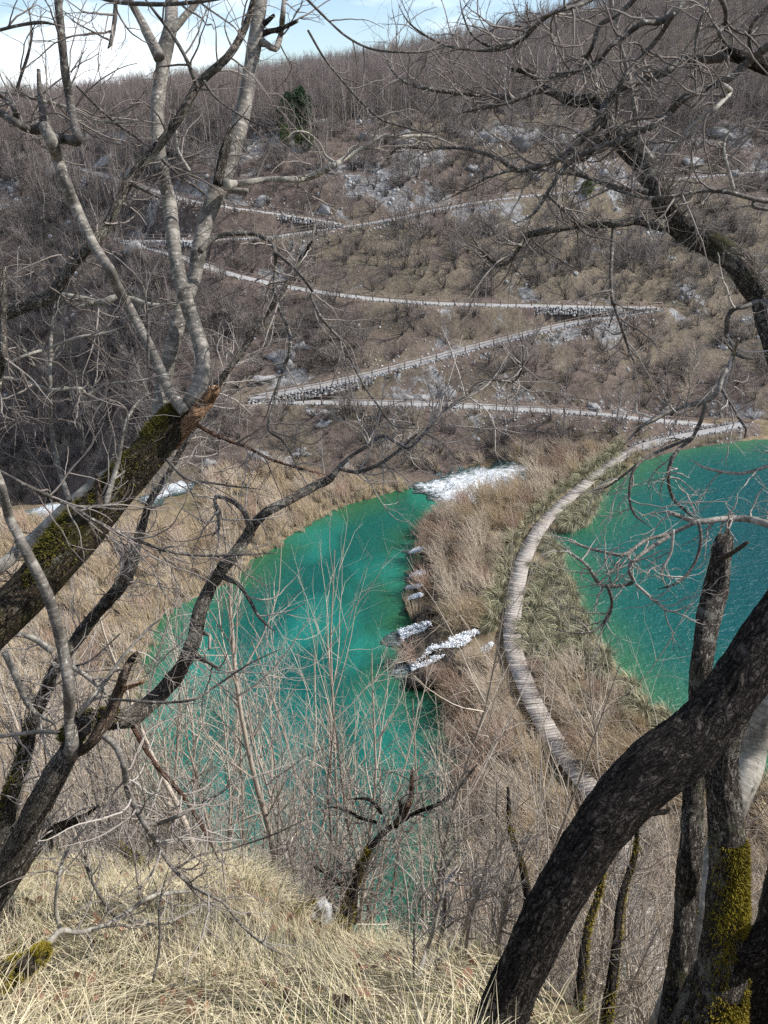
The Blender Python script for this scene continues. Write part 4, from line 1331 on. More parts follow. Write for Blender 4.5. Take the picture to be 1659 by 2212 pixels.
_mcache = {}
ti = thin(tz, 1.35, 210)
plant('sedge_tussock', ti, TS, 'sedge', lambda i, m: 'drooping grey-green sedge tussock ' + ('left of the boardwalk' if not right_side[i] else ('at the far end, right of the boardwalk' if Vv[i] < 1165 else ('in the mop-like rows between boardwalk and lake' if Vv[i] < 1440 else 'on the lake edge below the mop-like rows'))), 'sedge', 'sedge tussocks along the boardwalk', 1.4, 2.0, 0.06, 1.2)
wz = barrier & ~tz & (db > 1.7)
wi = thin(wz, 1.45, 300)
bush = plant('willow_shrub', wi, WI, lambda i: 'willow_red' if (sp[i] < 2.0 or rng.random() < 0.15) else ('reed' if fbm(x[i:i+1], y[i:i+1], 7, 2, 3)[0] + rng.normal() * 0.08 > 0.08 else 'willow'), lambda i, m: 'feathery ' + ('reddish' if m == 'willow_red' else ('golden' if m == 'reed' else 'tan')) + ' willow shrub ' + ('on the pool edge of the barrier' if sp[i] < 2.5 else ('right of the boardwalk' if right_side[i] else 'left of the boardwalk')) + (', far end by the rapids' if Vv[i] < 1130 else (', middle of the barrier' if Vv[i] < 1450 else ', near end of the barrier')), 'shrub', 'feathery shrubs on the barrier', 0.85, 1.45, 0.08, 0.9)
# reeds filling the barrier edges and the flat ground left of the pool
lz = land & ~barrier & (U < 900) & ~((U < 450) & (Vv < 1132))
li = thin(lz, 1.5, 300)
reds = plant('dry_shrub', np.setdiff1d(li, li[::4]), WI, lambda i: ('willow', 'reed', 'willow_red', 'willow')[int(rng.integers(4))], lambda i, m: 'feathery ' + ('reddish' if m == 'willow_red' else ('golden' if m == 'reed' else 'tan')) + ' shrub among the reeds ' + ('along the far shore of the pool' if Vv[i] < 1200 else ('beside the left shore of the pool' if sp[i] < 6 else 'behind the leaning tree at left')), 'shrub', 'feathery shrubs among the reeds', 0.8, 1.3, 0.08, 0.9)
rd = plant('reed_clump', li[::4], RE, 'reed', lambda i, m: 'clump of straw-coloured reeds ' + ('along the far shore of the pool' if Vv[i] < 1200 else ('beside the left shore of the pool' if sp[i] < 6 else 'behind the leaning tree at left')), 'reeds', 'reed clumps left of the pool', 0.8, 1.15, 0.08, 1.0)
protos_r = []
for me in {o.data.name: o for o in rd}.values(): protos_r.append(me)
protos_w = list({o.data.name: o for o in reds}.values())
mi = np.where(lz & (rng.random(n) < 0.6))[0]
rot = np.stack([rng.normal(0, 0.08, len(mi)), rng.normal(0, 0.08, len(mi)), rng.uniform(-0.6, 0.6, len(mi))], -1)
scatter('reed_bed', P[mi], rot, rng.uniform(0.6, 1.1, len(mi)), rng.integers(0, len(protos_r), len(mi)), [protos_r], 'straw-coloured reed bed on the flat ground left of the pool', 'reeds')
mi = np.where(barrier & ~tz & (db > 1.3) & (rng.random(n) < 0.5))[0]
rot = np.stack([rng.normal(0, 0.08, len(mi)), rng.normal(0, 0.08, len(mi)), rng.uniform(-0.6, 0.6, len(mi))], -1)
scatter('barrier_grass', P[mi], rot, rng.uniform(0.35, 0.7, len(mi)), rng.integers(0, len(protos_r), len(mi)), [protos_r], 'dead grass under the shrubs on the barrier', 'grass')

# fringe of dead sedge hanging over both shores
seg = [(POOL, POOL_Z + 0.12, 2.6), (LAKE[3:27], LAKE_Z + 0.10, 2.2)]
FP = []
for poly, zz, per in seg:
    for i in range(len(poly) - (0 if poly is POOL else 1)):
        a, b = poly[i], poly[(i + 1) % len(poly)]
        L = np.hypot(*(b - a)); m = int(L * per)
        if m == 0: continue
        t_ = rng.random(m)[:, None]; q = a + (b - a) * t_ + rng.normal(size=(m, 2)) * 0.35
        FP.append(np.hstack([q, np.full((m, 1), zz)]))
FP = np.vstack(FP)
_, fu, fv = visible(FP, 20)
ok_ = visible(FP, 20)[0] & (sdist(RAPIDS, FP[:, 0], FP[:, 1]) > 0.3) & ~((fu > 868) & (fu < 960) & (fv > 1330) & (fv < 1470))
gz = ground_h(FP[:, 0], FP[:, 1]); ok_ &= gz < 3.0
FP = FP[ok_]; FP[:, 2] = np.maximum(FP[:, 2] - 0.12, np.minimum(gz[ok_], FP[:, 2] + 0.4)); m = len(FP)
scatter('shore_sedge', FP, np.stack([rng.normal(0, 0.15, m), rng.normal(0, 0.15, m), rng.uniform(-0.8, 0.8, m)], -1), rng.uniform(0.3, 0.75, m), rng.integers(0, len(protos_r), m), [protos_r], 'fringe of dead sedge along the shores of both lakes', 'sedge')

# ------------------------------------------------------------------ trees close to the camera
OFF = {'1': (0, 0), '2': (829.5, 0), '3': (0, 597.3), '4': (829.5, 597.3), '5': (0, 1128.2), '6': (829.5, 1128.2), '7': (0, 1592.7), '8': (829.5, 1592.7)}


def LN(*a):
    """limb read off the photograph: region code, then (x, y, half width) triples in half-size grid units"""
    out, reg = [], None
    for e in a:
        if isinstance(e, str): reg = OFF[e]
        else: out.append((e[0] / 2 + reg[0], e[1] / 2 + reg[1], e[2] / 2))
    return np.array(out, float)


class Tree:
    def __init__(s, name, base, label, cat='tree', group=None, seed=0):
        s.root = tag(empty(name, base), label, cat, group); s.base = np.asarray(base, float)
        s.lines = []; s.made = []; s.rng = np.random.default_rng(900 + seed); s.seed = seed

    def limb(s, px, d0, d1, part, mat, sides=None, rough=0.25, ridge=0.0, twigs=True, to_ground=False, dcurve=None, step=None, on=None):
        n = len(px)
        if part in ('branch',) and n > 3: px = px.copy(); px[-1, 2] *= 0.35
        if part == 'stem': px = px * np.array([1, 1, 0.86])
        L = np.concatenate([[0], np.cumsum(np.hypot(np.diff(px[:, 0]), np.diff(px[:, 1])))]); L = L / L[-1]
        dep = d0 + (d1 - d0) * L
        if dcurve is not None: dep = dep + dcurve * np.sin(L * math.pi)
        if n > 4 and px[:, 2].max() / FPX * d0 < 0.10: dep = dep + s.rng.normal(0, 0.012, n) * dep
        xyz = at_depth(px[:, 0], px[:, 1], dep)
        pts = np.hstack([xyz, (px[:, 2] / FPX * dep)[:, None]])
        if to_ground:                                   # carry the trunk on down into the bank
            p = pts[0]; q = pts[1]
            d = unit((p[:3] - q[:3]) * np.array([0.7, 0.7, 1.0]) + np.array([0, 0, -0.3])); add = []
            cur = p[:3].copy(); r = p[3]
            for _ in range(60):
                cur = cur + d * 0.3; d = unit(d + np.array([0, 0, -0.12])); r *= 1.03
                add.append([*cur, r])
                if cur[2] < float(ground_h(cur[:1], cur[1:2])[0]) - 0.35: break
            pts = np.vstack([np.array(add[::-1]), pts])
        rm = pts[:, 3].max()
        if sides is None: sides = int(np.clip(rm * 260, 5, 28))
        line = catmull(pts, step if step else max(0.02, min(0.12, rm * 0.9)))
        acc = Acc(); tubes(acc, line[:, :3], line[:, 3], sides, None, True, rough if sides > 6 else 0, s.seed * 13 + len(s.lines), ridge)
        o = obj(part, acc.mesh(part, s.base), M[mat], on if on is not None else s.root)
        if twigs: s.lines.append(resample(line, 24))
        s.made.append((line, o))
        return line, o

    def twigs(s, n1, l1, n2, l2, n3=0, l3=0.2, mat='twig', lift=0.03, rmin=0.0, rmax=None, t0=0.15, wig=0.16, r1=0.0075, name='twigs', ang=0.85, bias=None):
        ls = [l for l in s.lines if (rmax is None or l[:, 3].mean() < rmax)]
        if not ls: return
        P = np.stack([l[:, :3] for l in ls]); R = np.stack([l[:, 3] for l in ls])
        a = Acc(); rng = s.rng
        P1, R1 = sprout(rng, P, R, n1, t0, 1.0, l1, ang, 11, wig, lift, 0.6, r1, 0.35, bias)
        tubes(a, P1, R1, 4, rng.random(len(P1)))
        P2, R2 = sprout(rng, P1, R1, n2, 0.15, 1.0, l2, 0.75, 8, wig, lift, 0.65, r1 * 0.6, 0.4)
        tubes(a, P2, R2, 3, rng.random(len(P2)))
        if n3:
            P3, R3 = sprout(rng, P2, R2, n3, 0.15, 1.0, l3, 0.7, 5, wig, lift, 0.7, r1 * 0.38, 0.6)
            tubes(a, P3, R3, 3, rng.random(len(P3)))
        tag(obj(name, a.mesh(name, s.base), M[mat], s.root), kind='stuff')

    def moss(s, line, i0, i1, side, cover, n, mat='moss', length=0.03, name='moss', thr=-0.12):
        """short fuzzy blades over one side of a limb"""
        rng = s.rng
        m = len(line); a0, a1 = int(i0 * (m - 1)), max(int(i1 * (m - 1)), int(i0 * (m - 1)) + 1)
        k = rng.uniform(a0, a1, n); i = np.minimum(k.astype(int), m - 2); f = (k - i)[:, None]
        c = line[i] * (1 - f) + line[i + 1] * f
        T = unit(line[i + 1, :3] - line[i, :3])
        sd = np.asarray(side, float)[None] - (T @ np.asarray(side, float))[:, None] * T
        sd = unit(sd); bt = np.cross(T, sd)
        th = rng.normal(0, cover, n)
        nrm = sd * np.cos(th)[:, None] + bt * np.sin(th)[:, None]
        patch = fbm(k / m * 40, th * 2.5, 3.0, 4, s.seed + 5)
        keep = patch > thr
        pos = c[:, :3] + nrm * (c[:, 3] * 0.97)[:, None]
        nrm, pos = nrm[keep], pos[keep]
        lift = np.maximum(patch[keep] + 0.12, 0)[:, None] * (c[keep, 3:4] * 0.35)
        a = Acc(); q = len(pos)
        d = unit(nrm + rng.normal(size=(q, 3)) * 0.55)
        blades(a, rng, q, pos + nrm * lift * 0.5, d, length * rng.uniform(0.5, 1.4, q), 0.0085, 2, np.full(q, 0.25), np.clip(rng.random(q) * 0.6 + patch[keep] * 1.6 + 0.15, 0, 1))
        on = [o for l, o in s.made if l is line]
        return tag(obj(name, a.mesh(name, s.base), M[mat], on[0] if on else s.root), kind='stuff')


def base_at(u, v, d):
    p = at_depth(np.array(float(u)), np.array(float(v)), d); p[2] = float(ground_h(p[:1], p[1:2])[0]); return p


# ---- mossy leaning tree at the left, with three grey stems
A = Tree('leaning_tree', base_at(-150, 1560, 5.4), 'big leaning tree with thick mossy trunk and three grey stems, left', seed=1)
lt, _ = A.limb(LN('3', (-190, 1690, 92), (0, 1490, 90), (150, 1335, 93), (300, 1150, 95), (430, 1010, 88), (560, 860, 79), (680, 720, 73), (760, 620, 66), (805, 570, 54)), 5.0, 5.6, 'trunk', 'bark_mossy', 30, 0.22, 0.10, False, True)
A.moss(lt, 0.30, 0.99, (-0.55, -0.55, 0.75), 0.75, 15000, 'moss_dark', 0.028, thr=-0.02)
main, _ = A.limb(LN('3', (790, 610, 50), (850, 510, 46), (875, 400, 36), (868, 300, 37), (825, 170, 36), (785, 40, 36), '1', (750, 1060, 34), (735, 900, 35), (697, 700, 31), (680, 560, 32), (682, 430, 35), (700, 310, 33), (712, 215, 42), (735, 130, 33), (742, 0, 32), (748, -120, 29)), 5.6, 6.2, 'stem', 'bark_beech', 20, 0.22, 0, False)
back, _ = A.limb(LN('3', (690, 690, 50), (705, 480, 40), (740, 320, 37), (790, 130, 35), (835, 20, 34), '1', (858, 1080, 37), (890, 960, 38), (915, 890, 43), (950, 800, 45), (990, 700, 42), (1030, 560, 42), (1062, 420, 38), (1090, 250, 35), (1112, 100, 34), (1126, 0, 34), (1138, -120, 30)), 5.9, 6.5, 'stem', 'bark_beech', 20, 0.2, 0, False)
left, _ = A.limb(LN('3', (800, 590, 30), (735, 500, 27), (700, 420, 26), (640, 290, 25), (570, 160, 24), (500, 30, 25), '1', (480, 1170, 25), (400, 1050, 25), (330, 900, 28), (280, 780, 28), (250, 690, 28), (222, 610, 31), (190, 545, 27)), 5.5, 5.2, 'stem', 'bark_beech', 18, 0.25, 0, False)
A.limb(LN('1', (200, 560, 26), (178, 450, 13), (170, 370, 10), (166, 300, 8)), 5.2, 5.2, 'broken_branch', 'bark_limb', 8)
A.limb(LN('1', (195, 550, 26), (130, 562, 19), (70, 530, 17), (0, 488, 15), (-80, 455, 13), (-200, 380, 10)), 5.2, 5.0, 'branch', 'bark_limb', 10)
A.limb(LN('1', (72, 530, 14), (62, 470, 13), (30, 430, 12), (-10, 400, 11), (-90, 340, 9)), 5.15, 5.1, 'branch', 'bark_limb', 9)
A.limb(LN('1', (220, 600, 27), (280, 600, 25), (335, 606, 24), (322, 540, 21), (305, 450, 21), (280, 300, 21), (262, 120, 20), (250, 0, 19), (240, -120, 17)), 5.2, 5.0, 'stem', 'bark_limb', 16, 0.2)
A.limb(LN('1', (690, 250, 26), (640, 150, 21), (600, 70, 17), (565, 10, 15), (530, -90, 13)), 6.0, 5.9, 'branch', 'bark_beech', 12)
A.limb(LN('1', (735, 140, 20), (790, 80, 15), (850, 10, 13), (920, -80, 10)), 6.1, 6.2, 'branch', 'bark_beech', 10)
A.limb(LN('1', (940, 800, 22), (955, 720, 21), (975, 640, 20), (1000, 545, 12)), 5.95, 6.0, 'broken_branch', 'bark_scaly', 10)
A.limb(LN('1', (975, 800, 24), (1020, 792, 15), (1060, 790, 14), (1150, 775, 12), (1250, 775, 13), (1330, 768, 14), (1430, 720, 13), (1500, 680, 10), (1600, 620, 9), (1659, 585, 8), '2', (60, 590, 7), (200, 590, 6), (330, 640, 5)), 6.1, 6.6, 'branch', 'bark_pale', 10, 0.15)
A.limb(LN('1', (985, 822, 14), (1030, 824, 12), (1072, 826, 11)), 6.1, 6.1, 'broken_branch', 'bark_beech', 8)
A.limb(LN('1', (1440, 700, 8), (1405, 670, 5), (1380, 620, 5), (1330, 575, 5), (1270, 570, 4), (1240, 600, 3)), 6.4, 6.3, 'branch', 'bark_pale', 6)
A.limb(LN('1', (865, 1085, 13), (920, 1030, 12), (1000, 1010, 12), (1100, 1010, 11), (1170, 1050, 10), (1190, 1095, 9), (1190, 1150, 8), (1186, 1250, 8), '3', (1200, 120, 8), (1245, 230, 8), (1252, 320, 8), (1212, 430, 7), (1180, 560, 7), (1160, 660, 6), (1230, 720, 5), (1300, 860, 4)), 6.0, 5.4, 'branch', 'bark_limb', 9, 0.15)
A.limb(LN('1', (1190, 1090, 9), (1240, 1130, 8), (1300, 1190, 7), (1350, 1260, 7), '3', (1345, 90, 7), (1390, 180, 6), (1480, 290, 6), (1560, 450, 5), (1625, 545, 5), '4', (40, 640, 4), (140, 660, 3)), 5.7, 5.6, 'branch', 'bark_limb', 8, 0.1)
A.limb(LN('1', (1130, 180, 20), (1150, 190, 15), (1190, 210, 14), (1212, 150, 12), (1222, 60, 12), (1228, -60, 11)), 6.4, 6.3, 'branch', 'bark_beech', 10)
A.limb(LN('1', (1125, 150, 16), (1160, 136, 12), (1210, 125, 10), (1285, 90, 8)), 6.4, 6.2, 'broken_branch', 'bark_scaly', 9)
A.limb(LN('1', (1120, 120, 16), (1150, 95, 12), (1185, 65, 7)), 6.4, 6.3, 'broken_branch', 'bark_scaly', 8)
# torn orange stub
_, stub = A.limb(LN('3', (745, 720, 34), (800, 650, 33), (850, 590, 32), (895, 535, 30), (932, 488, 22)), 5.6, 5.35, 'broken_stub', 'wood', 26, 0.3, 0.22, False, step=0.03)
for j in range(5):
    A.limb(LN('3', (880 + 8 * j, 540 - 4 * j, 9), (905 + 7 * j, 505 - 3 * j, 7), (915 + 10 * j - 12, 478 + 6 * (j % 3) - 8, 2)), 5.32 + 0.03 * j, 5.3, 'splinter', 'wood', 6, twigs=False, on=stub)
A.limb(LN('3', (850, 640, 9), (940, 690, 8), (1070, 740, 7), (1170, 790, 6), (1300, 830, 5), (1420, 860, 3)), 5.5, 5.9, 'branch', 'bark_red', 7)
A.limb(LN('3', (720, 790, 7), (800, 870, 6), (900, 890, 5), (1000, 905, 4), (1130, 920, 3)), 5.3, 5.3, 'branch', 'bark_limb', 6)
A.limb(LN('3', (455, 985, 14), (510, 800, 10), (540, 640, 8), (600, 540, 7), (680, 500, 5)), 5.2, 5.3, 'branch', 'bark_beech', 8)
A.limb(LN('3', (432, 990, 16), (425, 930, 13), (418, 860, 8)), 5.15, 5.1, 'broken_branch', 'deadwood', 8)
A.limb(LN('3', (640, 400, 7), (640, 250, 7), (635, 130, 6), (615, 45, 4)), 5.1, 5.0, 'branch', 'bark_limb', 6)
A.twigs(120, 0.75, 420, 0.36, 500, 0.16, 'twig', 0.02, wig=0.15, rmax=0.06)

# ---- slanting limb that crosses in front of the grey stems
K = Tree('slanting_tree', base_at(-260, 900, 6.2), 'grey limb slanting up to the right across the three grey stems', seed=2)
K.limb(LN('3', (-420, 420, 46), (-200, 270, 40), (-50, 190, 34), (40, 150, 30), (130, 118, 28), (230, 76, 27), '1', (300, 1160, 23), (390, 1060, 22), (460, 980, 22), (510, 880, 20), (560, 780, 21), (640, 680, 22), (700, 610, 20), (760, 530, 18), (830, 410, 18), (850, 370, 19), (900, 320, 18), (980, 250, 16), (1040, 160, 16), (1080, 60, 14), (1105, -40, 12)), 5.9, 5.4, 'trunk', 'bark_grey', 16, 0.2, 0, True, True)
K.limb(LN('1', (852, 380, 12), (820, 290, 9), (780, 210, 8), (730, 130, 8), (660, 40, 6), (600, -40, 5)), 5.4, 5.2, 'branch', 'bark_limb', 7)
K.limb(LN('3', (225, 78, 18), (350, 95, 14), (420, 112, 15), (460, 106, 16), (505, 88, 13), (570, 97, 11), (650, 122, 10), (770, 124, 8)), 5.8, 5.7, 'branch', 'bark_pale', 9)
K.limb(LN('3', (250, 90, 12), (330, 130, 11), (400, 112, 9)), 5.8, 5.75, 'branch', 'bark_beech', 8)
K.limb(LN('1', (575, 795, 13), (620, 820, 7), (690, 855, 6)), 5.6, 5.5, 'branch', 'bark_limb', 6)
K.limb(LN('1', (880, 350, 8), (930, 420, 5), (1010, 480, 4), (1100, 530, 4), (1230, 570, 3)), 5.4, 5.0, 'branch', 'bark_limb', 6)
K.limb(LN('1', (700, 690, 9), (790, 770, 8), (850, 810, 8), (895, 850, 7)), 5.6, 5.8, 'branch', 'bark_limb', 6)
K.limb(LN('1', (820, 740, 8), (770, 650, 6), (760, 560, 5), (755, 470, 4)), 5.7, 5.7, 'branch', 'bark_pale', 6)
K.limb(LN('1', (-60, 390, 9), (60, 405, 8), (160, 430, 8), (260, 455, 8), (350, 490, 7), (430, 525, 6), (540, 528, 5), (640, 515, 4)), 5.9, 5.6, 'branch', 'bark_pale', 6)
K.limb(LN('1', (-40, 140, 7), (80, 110, 7), (180, 97, 8), (250, 110, 7)), 5.3, 5.1, 'branch', 'bark_limb', 6)
K.limb(LN('1', (70, 400, 8), (90, 330, 7), (120, 240, 7), (145, 130, 6)), 5.6, 5.4, 'branch', 'bark_limb', 6)
K.limb(LN('1', (500, 10, 9), (495, 90, 10), (480, 180, 9), (465, 210, 7)), 5.0, 5.0, 'branch', 'bark_limb', 7)
K.limb(LN('1', (400, -20, 9), (520, 10, 9), (700, 18, 9), (850, 8, 8), (1000, -10, 7)), 4.6, 4.4, 'branch', 'bark_limb', 7)
K.limb(LN('1', (330, 370, 5), (430, 470, 6), (540, 560, 6), (650, 640, 6)), 5.6, 5.7, 'branch', 'bark_limb', 6)
K.twigs(150, 0.7, 520, 0.34, 500, 0.15, 'twig', 0.02, wig=0.15)

# ---- pale smooth limb low at the left
Lm = Tree('pale_tree', base_at(-120, 1330, 5.9), 'pale smooth limb passing behind the mossy leaning trunk', seed=3)
Lm.limb(LN('3', (-260, 1420, 36), (-100, 1320, 33), (0, 1255, 30), (130, 1145, 27), (300, 985, 26), (430, 882, 24), (560, 782, 20), (650, 700, 15)), 5.6, 6.2, 'trunk', 'bark_pale', 16, 0.18, 0, True, True)
Lm.limb(LN('3', (300, 970, 12), (250, 810, 10), (222, 650, 9), (216, 490, 9), (220, 280, 8), (240, 90, 7)), 5.7, 5.6, 'branch', 'bark_beech', 8)
Lm.limb(LN('3', (220, 492, 9), (150, 470, 9), (80, 445, 8), (0, 436, 7), (-100, 420, 6)), 5.6, 5.5, 'branch', 'bark_pale', 7)
Lm.limb(LN('3', (216, 492, 9), (290, 487, 7), (350, 485, 8), (380, 512, 7), (450, 470, 6), (560, 455, 5), (650, 440, 4)), 5.6, 5.4, 'branch', 'bark_pale', 7)
Lm.limb(LN('3', (210, 480, 6), (120, 340, 6), (60, 240, 6), (0, 150, 5)), 5.6, 5.5, 'branch', 'bark_limb', 6)
Lm.limb(LN('3', (0, 400, 6), (100, 345, 7), (210, 310, 7), (330, 265, 7), (450, 245, 6), (540, 215, 4)), 5.3, 5.2, 'branch', 'bark_pale', 6)
Lm.limb(LN('3', (350, 770, 6), (360, 700, 6), (310, 540, 6), (290, 400, 5)), 5.6, 5.6, 'branch', 'bark_limb', 6)
Lm.limb(LN('3', (-20, 830, 7), (130, 910, 8), (280, 980, 9), (400, 1050, 8), (520, 1110, 8), (620, 1150, 7), (720, 1185, 7), (830, 1203, 6), (950, 1205, 6), (1080, 1200, 5), (1200, 1195, 4)), 4.6, 5.2, 'branch', 'bark_limb', 7)
Lm.limb(LN('3', (12, -40, 18), (12, 90, 16), (16, 200, 14), (14, 330, 13), (4, 430, 12), (-20, 560, 12)), 5.0, 5.0, 'branch', 'bark_grey', 9)
Lm.twigs(110, 0.7, 420, 0.34, 450, 0.15, 'twig', 0.03, wig=0.14)

# ---- forked tree at the lower left: furrowed trunk, grey upright stem, long curved branch
B = Tree('forked_tree', base_at(-30, 1960, 5.6), 'forked tree at lower left with furrowed trunk and one smooth grey stem', seed=4)
lb, _ = B.limb(LN('7', (-70, 760, 66), (0, 640, 62), (50, 545, 58), (120, 390, 56), (200, 235, 54), (270, 110, 50), (300, 60, 44)), 5.4, 5.1, 'trunk', 'bark_grey', 26, 0.2, 0.10, False, True)
B.moss(lb, 0.05, 0.45, (-0.8, -0.5, 0.3), 0.7, 2500, 'moss', 0.025)
B.limb(LN('5', (305, 1000, 44), (312, 960, 34), (302, 850, 28), (295, 700, 28), (272, 550, 28), (240, 420, 28), (200, 300, 28), (130, 160, 26), (80, 60, 24), (40, -20, 23), '3', (10, 920, 22), (-20, 840, 21), (-70, 740, 20)), 5.1, 4.45, 'stem', 'bark_beech', 20, 0.15, 0, False)
B.limb(LN('5', (330, 985, 30), (370, 975, 22), (410, 930, 23), (460, 860, 25), (510, 740, 24), (540, 650, 20), (565, 600, 17), (590, 565, 9)), 5.05, 5.0, 'broken_branch', 'deadwood', 12, 0.3, 0.1, False)
B.limb(LN('5', (535, 718, 12), (580, 705, 9), (620, 690, 6)), 5.0, 4.9, 'broken_branch', 'wood', 7, twigs=False)
lc, _ = B.limb(LN('5', (310, 930, 50), (350, 880, 48), (430, 850, 45), (540, 848, 42), (640, 790, 40), (730, 700, 36), (800, 600, 34), (845, 480, 31), (865, 380, 30), (910, 280, 28), (960, 200, 28), (1020, 130, 27), (1080, 40, 25), '3', (1085, 1085, 23), (1150, 1020, 21), (1260, 960, 20), (1370, 900, 19), (1430, 870, 17), (1480, 800, 12)), 5.2, 6.2, 'branch', 'bark_grey', 20, 0.25, 0.1, False)
B.moss(lc, 0.0, 0.16, (-0.3, -0.6, 0.7), 0.8, 2200, 'moss_dark', 0.025)
B.limb(LN('3', (1430, 872, 12), (1500, 790, 9), (1590, 730, 8), (1659, 690, 7), '4', (100, 742, 6), (170, 680, 7), (240, 600, 7), (340, 520, 7), (450, 450, 6), (560, 452, 5), (600, 380, 5), (600, 300, 4), (580, 240, 3)), 6.1, 6.6, 'branch', 'bark_limb', 7)
B.limb(LN('3', (1470, 830, 9), (1540, 845, 9), (1620, 820, 8), '4', (40, 770, 7), (120, 700, 5), (190, 640, 4)), 6.1, 6.3, 'branch', 'bark_limb', 7)
B.limb(LN('3', (1075, 1070, 14), (1050, 1010, 12), (990, 965, 10), (930, 955, 9), (940, 1020, 7), (945, 1090, 6), (915, 1122, 5)), 5.8, 5.6, 'branch', 'bark_limb', 8)
B.limb(LN('5', (430, 905, 15), (500, 970, 15), (535, 1050, 14), (550, 1150, 14), (600, 1260, 13), (630, 1312, 12), '7', (690, 480, 9), (750, 570, 8), (830, 640, 8), (920, 690, 7), (970, 720, 6), (1050, 820, 5), (1150, 900, 5), (1290, 970, 3)), 5.0, 4.6, 'branch', 'bark_beech', 9)
B.limb(LN('5', (560, 860, 11), (640, 1000, 10), (700, 1080, 10), (780, 1170, 9), (840, 1260, 8), '7', (890, 420, 7), (950, 540, 5)), 5.2, 5.4, 'branch', 'bark_red', 7)
B.limb(LN('5', (335, 840, 9), (400, 760, 10), (460, 680, 10), (540, 570, 8), (640, 460, 6), (700, 415, 4)), 5.1, 5.2, 'branch', 'bark_pale', 7)
B.limb(LN('5', (310, 620, 12), (380, 670, 10), (450, 730, 9), (520, 780, 8)), 5.1, 5.2, 'branch', 'bark_pale', 7)
B.limb(LN('5', (470, 765, 6), (600, 772, 6), (720, 778, 6), (840, 765, 5), (920, 715, 5), (1080, 610, 4), (1220, 545, 3)), 4.6, 4.6, 'branch', 'bark_limb', 6)
B.limb(LN('5', (330, 620, 6), (400, 590, 4), (520, 480, 3)), 5.0, 5.0, 'branch', 'bark_limb', 5)
B.limb(LN('7', (630, 376, 10), (690, 370, 10), (770, 340, 9), (860, 290, 7), (960, 235, 5), (1060, 150, 4)), 4.9, 4.8, 'branch', 'bark_beech', 7)
B.limb(LN('7', (760, 570, 6), (860, 510, 5), (1000, 480, 4), (1180, 420, 4), (1330, 350, 3)), 4.8, 4.9, 'branch', 'bark_limb', 6)
B.limb(LN('5', (960, 235, 14), (1030, 270, 9), (1080, 340, 8), (1120, 410, 7), (1190, 475, 5)), 5.8, 5.6, 'branch', 'bark_limb', 7)
B.limb(LN('5', (840, 585, 12), (890, 600, 8), (950, 640, 6)), 5.6, 5.5, 'branch', 'bark_limb', 7)
B.limb(LN('5', (880, 480, 10), (905, 490, 8), (905, 550, 6)), 5.7, 5.6, 'branch', 'bark_pale', 7)
B.twigs(150, 0.7, 560, 0.34, 500, 0.15, 'twig_grey', 0.03, wig=0.15, rmax=0.06)

# ---- dark thin leaning tree behind it
Cc = Tree('dark_leaning_tree', base_at(0, 1880, 6.4), 'thin dark leaning tree behind the forked tree at lower left', seed=5)
ld, _ = Cc.limb(LN('7', (0, 560, 40), (20, 400, 37), (45, 270, 36), (100, 110, 32), (130, -30, 27), '5', (190, 750, 27), (240, 640, 25), (330, 510, 27), (420, 390, 27), (510, 290, 27), (560, 210, 28), (590, 100, 21), (620, 0, 17), '3', (650, 970, 14), (715, 872, 12), (800, 720, 11), (880, 590, 12), (960, 440, 13), (1040, 335, 12), (1130, 190, 12), (1210, 80, 11), '1', (1290, 1130, 9), (1350, 1040, 6)), 6.4, 7.6, 'trunk', 'bark_scaly', 16, 0.25, 0.1, True, True)
Cc.moss(ld, 0.12, 0.30, (-0.7, -0.6, 0.2), 0.8, 2600, 'moss_dark', 0.025)
Cc.limb(LN('5', (565, 215, 14), (545, 165, 9), (540, 95, 6)), 6.9, 6.9, 'broken_branch', 'bark_scaly', 7, twigs=False)
Cc.limb(LN('5', (230, 560, 14), (130, 495, 12), (40, 480, 11), (-60, 470, 9)), 6.6, 6.5, 'branch', 'bark_pale', 8)
Cc.limb(LN('5', (20, 560, 14), (60, 650, 13), (130, 800, 12), (230, 870, 9)), 6.3, 6.5, 'branch', 'bark_pale', 8)
Cc.limb(LN('5', (-40, 930, 10), (80, 915, 9), (200, 905, 8), (330, 930, 6)), 6.0, 6.2, 'branch', 'bark_pale', 7)
Cc.limb(LN('7', (30, 680, 20), (110, 560, 18), (200, 430, 18), (260, 385, 20), (360, 345, 14), (430, 290, 7)), 6.2, 6.6, 'branch', 'bark_mossy', 9)
Cc.twigs(150, 0.8, 560, 0.4, 500, 0.18, 'twig_grey', 0.03, wig=0.16, r1=0.008)

# ---- mossy broken limb lying on the grass, bottom left
F1 = Tree('fallen_branch', base_at(60, 2100, 4.6), 'mossy broken branch lying in the grass at bottom left', 'branch', seed=6)
lf, _ = F1.limb(LN('7', (-120, 1110, 50), (-20, 1050, 52), (60, 1010, 48), (120, 985, 42), (175, 940, 32), (205, 900, 18)), 3.85, 4.3, 'trunk', 'bark_mossy', 18, 0.3, 0.1, False)
F1.moss(lf, 0.0, 0.98, (0.0, -0.6, 0.8), 1.0, 7000, 'moss', 0.022)
F1.limb(LN('7', (195, 905, 16), (225, 872, 13), (265, 835, 12), (345, 842, 11), (450, 812, 10), (560, 750, 10), (650, 690, 9), (760, 670, 8), (870, 664, 5)), 4.3, 5.4, 'branch', 'bark_pale', 8)
F1.limb(LN('7', (262, 832, 10), (240, 740, 8), (252, 620, 8), (285, 500, 7), (380, 380, 5), (470, 290, 3)), 4.9, 5.0, 'branch', 'bark_pale', 7)
